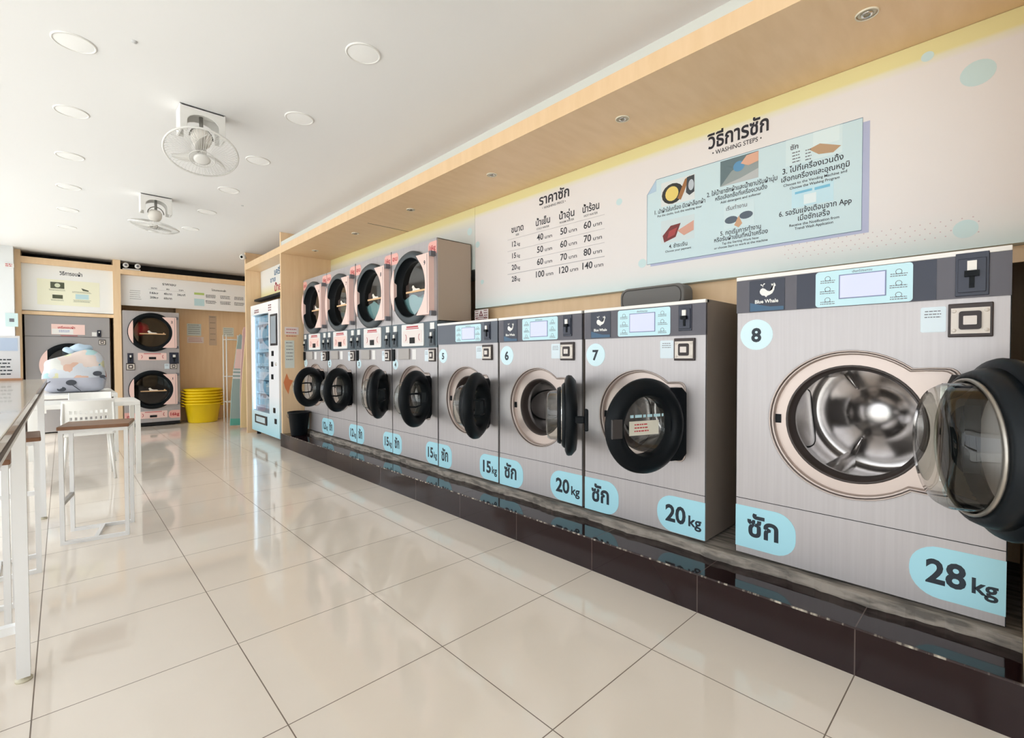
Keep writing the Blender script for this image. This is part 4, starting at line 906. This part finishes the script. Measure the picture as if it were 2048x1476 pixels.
def fan(x, y, lab, tilt=(0, 0), head=(0, -.14)):
    root = thing('ceiling_fan', lab, 'fan', (x, y, ZC), 0, 'white caged orbit fans on the ceiling')
    b = new_bm()
    # arched bracket: box shell open below
    for s in (-1, 1): bx(b, s*.125-.006, s*.125+.006, -.07, .07, -.17, -.001)
    pts = [(-.125, -.001), (.125, -.001), (.125, -.17), (.09, -.17)] + [(.09*math.cos(a), -.10+.055*math.sin(a)) for a in [PI*i/10 for i in range(11)]] + [(-.09, -.17), (-.125, -.17)]
    plate(b, pts, -.064, -.07); plate(b, pts, .07, .064)
    bx(b, -.125, .125, -.07, .07, -.012, -.001)
    obj('bracket', b, WHITEP, root, bevel=.004)
    b = new_bm(); bx(b, -.13, .13, -.072, .072, -.003, 0); obj('ceiling_plate', b, GREYINK, root)
    M_ = Matrix.Rotation(tilt[1], 4, 'Y') @ Matrix.Rotation(tilt[0], 4, 'X')
    b = new_bm(); tube(b, [(0, 0, -.03), (0, 0, -.13)], .012, 8); tube(b, [(.068*math.cos(a), 0, -.17+.07*math.sin(a)) for a in [PI*i/10 for i in range(11)]], .005, 6); obj('yoke', b, mat('yoke_grey', (.25, .24, .22), .5), root)
    hd = bpy.data.objects.new('fan_head', None); C.objects.link(hd)
    b = new_bm(); lathe(b, [(0, .0), (.04, -.005), (.058, -.03), (.06, -.07), (.05, -.10), (.03, -.12), (0, -.12)], (0, 0, 0), seg=28)
    bpy.data.objects.remove(hd)
    mo = obj('motor', b, mat('fan_cream', (.78, .74, .68), .4), root, (0, 0, -.13)); mo.rotation_euler = (tilt[0], tilt[1], 0)
    z0 = -.24+.0; b = new_bm()
    R_ = .212
    cx, cy = 0, 0
    zc = -.13
    tube(b, [(R_*math.cos(a), R_*math.sin(a), zc) for a in [2*PI*i/48 for i in range(48)]], .0065, 8, cyc=True)
    tube(b, [(R_*.35*math.cos(a), R_*.35*math.sin(a), zc-.052) for a in [2*PI*i/32 for i in range(32)]], .003, 6, cyc=True)
    for i in range(60):
        a = 2*PI*i/60; ca, sa = math.cos(a), math.sin(a)
        tube(b, [(R_*t_*ca, R_*t_*sa, zc-h_) for t_, h_ in ((.2, .056), (.5, .050), (.8, .032), (.95, .012), (1, 0))], .0011, 4)
        tube(b, [(R_*t_*ca, R_*t_*sa, zc+h_) for t_, h_ in ((.28, .04), (.6, .038), (.9, .02), (1, 0))], .0011, 4)
    lathe(b, [(0, zc-.064), (.035, zc-.062), (.05, zc-.055), (.045, zc-.048)], seg=28)
    g = obj('cage', b, mat('fan_wire', (.78, .77, .74), .35), root, (0, 0, -.17)); g.rotation_euler = (tilt[0], tilt[1], 0)
    b = new_bm()
    for k in range(3):
        a0 = 2*PI*k/3; vs = []
        for i in range(9):
            t_ = i/8; r_ = .03+.15*t_; wd = .055*math.sin(PI*min(1, .25+t_*.7)); an = a0+.5*t_
            for s in (-1, 1): 
                aa = an+s*wd/r_*.5*1.0; vs.append(b.verts.new((r_*math.cos(aa), r_*math.sin(aa), zc-.005+s*.018*(1-.4*t_))))
        for i in range(8):
            f = b.faces.new((vs[2*i], vs[2*i+1], vs[2*i+3], vs[2*i+2])); f.smooth = True
    lathe(b, [(0, zc-.03), (.025, zc-.025), (.03, zc+.02), (0, zc+.025)], seg=20)
    g = obj('blade', b, mat('fan_blade', (.72, .70, .66), .4), root, (0, 0, -.17)); g.rotation_euler = (tilt[0], tilt[1], 0)
    sm = g.modifiers.new('thickness', 'SOLIDIFY'); sm.thickness = .002
fan(.71, 3.82, 'white caged ceiling fan, middle of three, over the stool', (math.radians(-24), math.radians(4)))
fan(.725, 6.12, 'white caged ceiling fan farthest from the camera, seen edge-on', (math.radians(6), math.radians(6)))
fan(.75, 1.48, 'white caged ceiling fan cut off by the top of the picture', (math.radians(-5), 0))
# smoke sensor dots, camera
for x, y, lab in ((.30, 3.2, 'tiny ceiling sensor near the first left ceiling light'), (1.45, 5.8, 'tiny ceiling sensor beside the right row of ceiling lights')):
    b = new_bm(); lathe(b, [(0, -.008), (.012, -.006), (.014, 0)], seg=14); tag(obj('ceiling_sensor', b, mat('sensor', (.6, .6, .6), .5), None, (x, y, ZC)), lab, 'sensor')
root = thing('security_camera', 'small white round camera high on the far wooden post', 'camera', (2.06, 8.25, 2.76), 0)
b = new_bm(); bmesh.ops.create_uvsphere(b, u_segments=18, v_segments=12, radius=.045)
for f in b.faces: f.smooth = True
obj('dome', b, WHITEP, root)
b = new_bm(); lathe(b, [(0, .048), (.018, .046), (.02, .038)], (0, 0, 0), (-.6, -.7, -.2), 14); obj('lens', b, BLACK, root)
b = new_bm(); tube(b, [(.02, .02, 0), (.07, .09, 0)], .012, 8); obj('mount', b, WHITEP, root)
root = thing('emergency_light', 'twin-head emergency lamp in the dark gap above the back frame', 'light', (.87, YF+.05, 2.705), 0)
b = new_bm(); bx(b, -.10, .14, 0, .08, .0, .025); obj('housing', b, WHITEP, root)
for x in (-.06, .10):
    b = new_bm(); lathe(b, [(0, .03), (.038, .03), (.042, .02), (.04, -.02), (.02, -.05), (0, -.05)], (x, .0, .075), (0, -1, 0), 20); o = obj('lamp_head', b, WHITEP, root)
    b = new_bm(); lathe(b, [(0, .034), (.02, .033)], (x, 0, .075), (0, -1, 0), 14); obj('lens', b, GREYINK, o)
# ============================================================ PAD ON WASHER 7
root = thing('seat_pad', 'grey padded cushion lying on washer 7 below the poster', 'cushion', (2.70, 1.54, ZB-.0065+1.255), -PI/2)
b = new_bm(); plate(b, rrect(-.22, .22, .0, .145, .05, 6), .06, -.06); obj('pad', b, mat('grey_pad', (.17, .165, .16), .75), root, bevel=.015)
b = new_bm(); tube(b, [(x, -.0615, z) for x, z in rrect(-.20, .20, .015, .13, .045, 6)], .003, 5, cyc=True); obj('piping', b, mat('pad_seam', (.08, .075, .07), .8), root)

# ============================================================ COUNTER TABLE, STOOLS, WHITE TABLES, CHAIRS
CT = noise_tint(mat('counter_top', (.5, .45, .38), .18, coat=.3), (.50, .44, .36), (.62, .56, .48), (3, .7, 1), 5, 3)
root = thing('counter_table', 'long high counter with stone-look top and white steel legs at the left', 'table', (-.33, 2.48, 0), 0)
b = new_bm(); bx(b, -.245, .245, -2.4, 2.45, 1.003, 1.03); obj('tabletop', b, CT, root, bevel=.003)
b = new_bm(); bx(b, -.246, .246, -2.401, 2.451, .992, 1.003); obj('top_edge', b, mat('dark_edge', (.09, .06, .045), .5), root)
b = new_bm()
for x in (-.21, .21): bar(b, (x, -2.38, .965), (x, 2.43, .965), .04)
obj('apron', b, WHITE, root)
for y in (-2.38, 0, 2.42):
    for x in (-.205, .21):
        b = new_bm(); bar(b, (x, y, .018), (x, y, .992), .042, w2=.036); o = obj('leg', b, WHITE, root)
        b = new_bm(); lathe(b, [(0, 0), (.024, 0), (.024, .008), (.012, .012), (.01, .02)], (x, y, 0), seg=14); obj('levelling_foot', b, mat('foot_cream', (.7, .65, .5), .5), o)
b = new_bm()
for y in (-2.38, 0, 2.42):
    bar(b, (-.2, y, .965), (.2, y, .965), .036); bar(b, (-.2, y, .20), (.2, y, .20), .03)
obj('cross_bar', b, WHITE, root)
STW = noise_tint(mat('stool_wood', (.3, .15, .08), .35), (.20, .09, .045), (.30, .15, .08), (1, 8, 1), 4, 4)
def stool(x, y, rz, lab):
    root = thing('bar_stool', lab, 'stool', (x, y, 0), rz, 'white steel bar stools with wooden seats')
    b = new_bm(); bx(b, -.178, .178, -.165, .165, .728, .75); obj('seat', b, STW, root, bevel=.004)
    w_ = .022
    for k, yy in enumerate((-.145, .145)):
        for s in (-1, 1):
            b = new_bm(); bar(b, (s*.16, yy, w_*0), (s*.16, yy, .728), w_); obj('leg', b, WHITE, root)
    b = new_bm()
    for yy in (-.145, .145): bar(b, (-.15, yy, w_/2), (.15, yy, w_/2), w_); bar(b, (-.15, yy, .716), (.15, yy, .716), w_)
    for s in (-1, 1): bar(b, (s*.16, -.14, .716), (s*.16, .14, .716), w_)
    bar(b, (0, -.135, w_/2), (0, .135, w_/2), w_)
    obj('base_bar', b, WHITE, root)
    b = new_bm(); bar(b, (-.16, -.14, .26), (-.16, .14, .26), w_); obj('footrest', b, mat('footrest_steel', (.4, .38, .36), .4, .4), root)
stool(.168, 4.235, math.radians(-10), 'bar stool with brown wooden seat standing out in the aisle')
stool(-.275, 3.82, math.radians(2), 'bar stool tucked under the counter between its two visible legs')
stool(-.34, 3.10, math.radians(-2), 'bar stool under the counter behind the nearest leg, mostly cut off')
LAM = mat('white_laminate', (.93, .92, .88), .3)
def wtable(x0, x1, y0, y1, h, lab, lw=.04):
    root = thing('white_table', lab, 'table', ((x0+x1)/2, (y0+y1)/2, 0), 0); X, Y = (x1-x0)/2, (y1-y0)/2
    b = new_bm(); bx(b, -X, X, -Y, Y, h-.045, h); obj('tabletop', b, LAM, root, bevel=.006)
    for sx in (-1, 1):
        for sy in (-1, 1): b = new_bm(); bx(b, sx*X, sx*(X-lw), sy*Y, sy*(Y-lw), 0, h-.045); obj('leg', b, LAM, root)
wtable(-.21, .575, 6.16, 6.78, .75, 'white square-legged table nearest the aisle, a chair tucked in front of it')
wtable(-.30, .50, 7.75, 9.1, .75, 'white table carrying the patterned laundry bag')
def chair(x, y, rz, lab):
    root = thing('white_chair', lab, 'chair', (x, y, 0), rz, 'white plastic and steel chairs at the white tables')
    b = new_bm()
    n1, n2 = 12, 12; V = []
    # perforated back with small square openings
    W_, Z0, Z1 = .19, .50, .78
    cols_, rows_ = 10, 4
    xs = [-W_+2*W_*i/(cols_*2+1) for i in range(cols_*2+2)]; zs = [Z0+(Z1-Z0)*j/(rows_*2+1) for j in range(rows_*2+2)]
    for i in range(len(xs)-1):
        for j in range(len(zs)-1):
            if i % 2 == 1 and j in (3, 5) and 2 < i < 18: continue
            def yy(x_, z_): return -.19-.05*(z_-.5)/.28+.04*(x_/W_)**2
            q = [(xs[i], zs[j]), (xs[i+1], zs[j]), (xs[i+1], zs[j+1]), (xs[i], zs[j+1])]
            b.faces.new([b.verts.new((a, yy(a, c), c)) for a, c in q])
    bmesh.ops.remove_doubles(b, verts=b.verts, dist=1e-5)
    o = obj('backrest', b, LAM, root); s_ = o.modifiers.new('thickness', 'SOLIDIFY'); s_.thickness = .012
    b = new_bm(); plate(b, rrect(-.2, .2, -.2, .2, .04), 0, .018)
    for v_ in b.verts: v_.co = Vector((v_.co.x, v_.co.z, .445+v_.co.y))
    obj('seat', b, LAM, root, bevel=.004)
    for sx in (-1, 1):
        for sy in (-1, 1):
            b = new_bm(); tube(b, [(sx*.155, sy*.15, .444), (sx*.19, sy*.20, .0)], .012, 8); obj('leg', b, LAM, root)
    b = new_bm()
    for sx in (-1, 1): tube(b, [(sx*.185, -.17, .45), (sx*.187, -.185, .62), (sx*.18, -.2, .76)], .011, 8)
    tube(b, [(-.17, .02, .435), (.17, .02, .435)], .008, 6); obj('back_frame', b, LAM, root)
chair(.175, 6.28, 0, 'white perforated-back chair pulled up to the near white table')
chair(.235, 7.32, PI, 'white chair between the two white tables, only its back top showing')
# laundry bag: a soft patterned block with a rolled blue bundle on its mouth
root = thing('laundry_bag', 'big plastic laundry bag printed with coloured patches and dark spots on white table', 'bag', (.12, 8.35, .75), math.radians(-4))
b = new_bm(); bmesh.ops.create_cube(b, size=1); bmesh.ops.subdivide_edges(b, edges=b.edges, cuts=11, use_grid_fill=True)
for v_ in b.verts:
    x, y, z = v_.co; k_ = (abs(2*x)**5+abs(2*y)**5+abs(2*z)**5)**.2; s_ = 1/max(k_, 1e-6)
    q = max(abs(2*x), abs(2*y), abs(2*z)); f_ = q*s_
    x, y, z = x*f_, y*f_, z*f_; zz = z+.5
    taper = 1-.10*zz; x *= .63*taper; y *= .40*taper
    top = .52+.05*math.sin(x*9)-.06*(x/.3)**2
    v_.co = Vector((x+.008*math.sin(zz*14+x*6), y+.012*math.sin(x*17+zz*9), zz*top))
for f in b.faces: f.smooth = True
BAG = mat('bag_print', (.8, .8, .8), .35)
n, l, pb = nodes_of(BAG); t = n.new('ShaderNodeTexCoord'); vo = n.new('ShaderNodeTexVoronoi'); vo.inputs['Scale'].default_value = 8.5; vo.distance = 'CHEBYCHEV'
hs = n.new('ShaderNodeSeparateColor'); rp = n.new('ShaderNodeValToRGB'); rp.color_ramp.interpolation = 'CONSTANT'
l.new(t.outputs['Object'], vo.inputs['Vector']); l.new(vo.outputs['Color'], hs.inputs[0]); l.new(hs.outputs[0], rp.inputs[0])
cl = [(0, (.62, .65, .70)), (.24, (.70, .58, .52)), (.38, (.42, .64, .66)), (.50, (.70, .70, .66)), (.64, (.68, .44, .34)), (.74, (.14, .42, .52)), (.83, (.68, .66, .42)), (.92, (.30, .09, .08))]
e = rp.color_ramp.elements
while len(e) < len(cl): e.new(.5)
for el, (p_, c_) in zip(e, cl): el.position = p_; el.color = (*c_, 1)
sx_ = n.new('ShaderNodeSeparateXYZ'); l.new(t.outputs['Object'], sx_.inputs[0]); gt = n.new('ShaderNodeMath'); gt.operation = 'GREATER_THAN'; l.new(sx_.outputs[2], gt.inputs[0]); gt.inputs[1].default_value = .19
mx = n.new('ShaderNodeMix'); mx.data_type = 'RGBA'; l.new(gt.outputs[0], mx.inputs[0]); mx.inputs[6].default_value = (.46, .47, .54, 1); l.new(rp.outputs[0], mx.inputs[7]); l.new(mx.outputs[2], pb.inputs['Base Color'])
obj('sack', b, BAG, root)
b = new_bm()
for x, z, r_ in ((-.03, .13, .05), (-.12, .05, .042), (.22, .24, .045), (.27, .20, .03)): plate(b, circ(x, z, r_, 20, rz=r_*.7), -.19, -.196)
for x0, z0, x1, z1 in ((-.02, .10, .06, .02), (.22, .24, .3, .16), (-.26, .12, -.22, .15)): bar(b, (x0, -.193, z0), (x1, -.193, z1), .008)
obj('dark_print', b, mat('bag_dark', (.05, .055, .07), .5), root)
b = new_bm(); bmesh.ops.create_icosphere(b, subdivisions=3, radius=.09, matrix=Matrix.Translation((.06, -.02, .565)) @ Matrix.Diagonal((1.3, 1, .65, 1)))
bmesh.ops.create_icosphere(b, subdivisions=3, radius=.06, matrix=Matrix.Translation((-.04, -.03, .54)) @ Matrix.Diagonal((1.3, 1, .7, 1)))
for f in b.faces: f.smooth = True
for v_ in b.verts: v_.co.z += .008*math.sin(v_.co.x*50)
obj('tied_mouth', b, mat('bag_blue', (.50, .64, .78), .5), root)
# QR stand on counter (code left out)
root = thing('counter_sign', 'white payment sign standing on the far end of the counter', 'sign', (-.345, 4.80, 1.0305), 0)
b = new_bm(); bx(b, -.13, .13, -.006, .006, .012, .31); obj('card', b, mat('card_white', (.80, .81, .84), .4), root)
b = new_bm(); bx(b, -.14, .14, -.045, .045, 0, .014); obj('base', b, mat('base_orange', (.55, .30, .18), .4), root)
b = new_bm(); lines(b, -.10, .10, .14, 5, .025, .008, -.0068, 0, 3); obj('print', b, INK, root)
b = new_bm(); bx(b, .02, .12, -.0066, -.006, .205, .295); obj('blue_field', b, mat('field_blue', (.55, .66, .84), .4), root)
# stickers on the white pillar and post
b = new_bm(); bx(b, -.60, -.47, 10.195, 10.199, 1.66, 1.86); o = tag(obj('notice', b, mat('paper_cyan', (.62, .78, .78), .5)), 'pale cyan notice on the left wooden post above the counter', 'notice')
b = new_bm(); bx(b, -.56, -.51, 10.193, 10.1955, 1.73, 1.78); obj('print', b, GREYINK, o)
b = new_bm(); bx(b, -.60, -.50, 10.18, 10.2, 2.53, 2.59); o = tag(obj('door_sign', b, WHITEP), 'small dark lettered plate high on the white pillar', 'sign'); b = new_bm(); lines(b, -.59, -.51, 2.57, 2, .025, .012, 10.179, 0, 6); obj('lettering', b, REDINK, o)
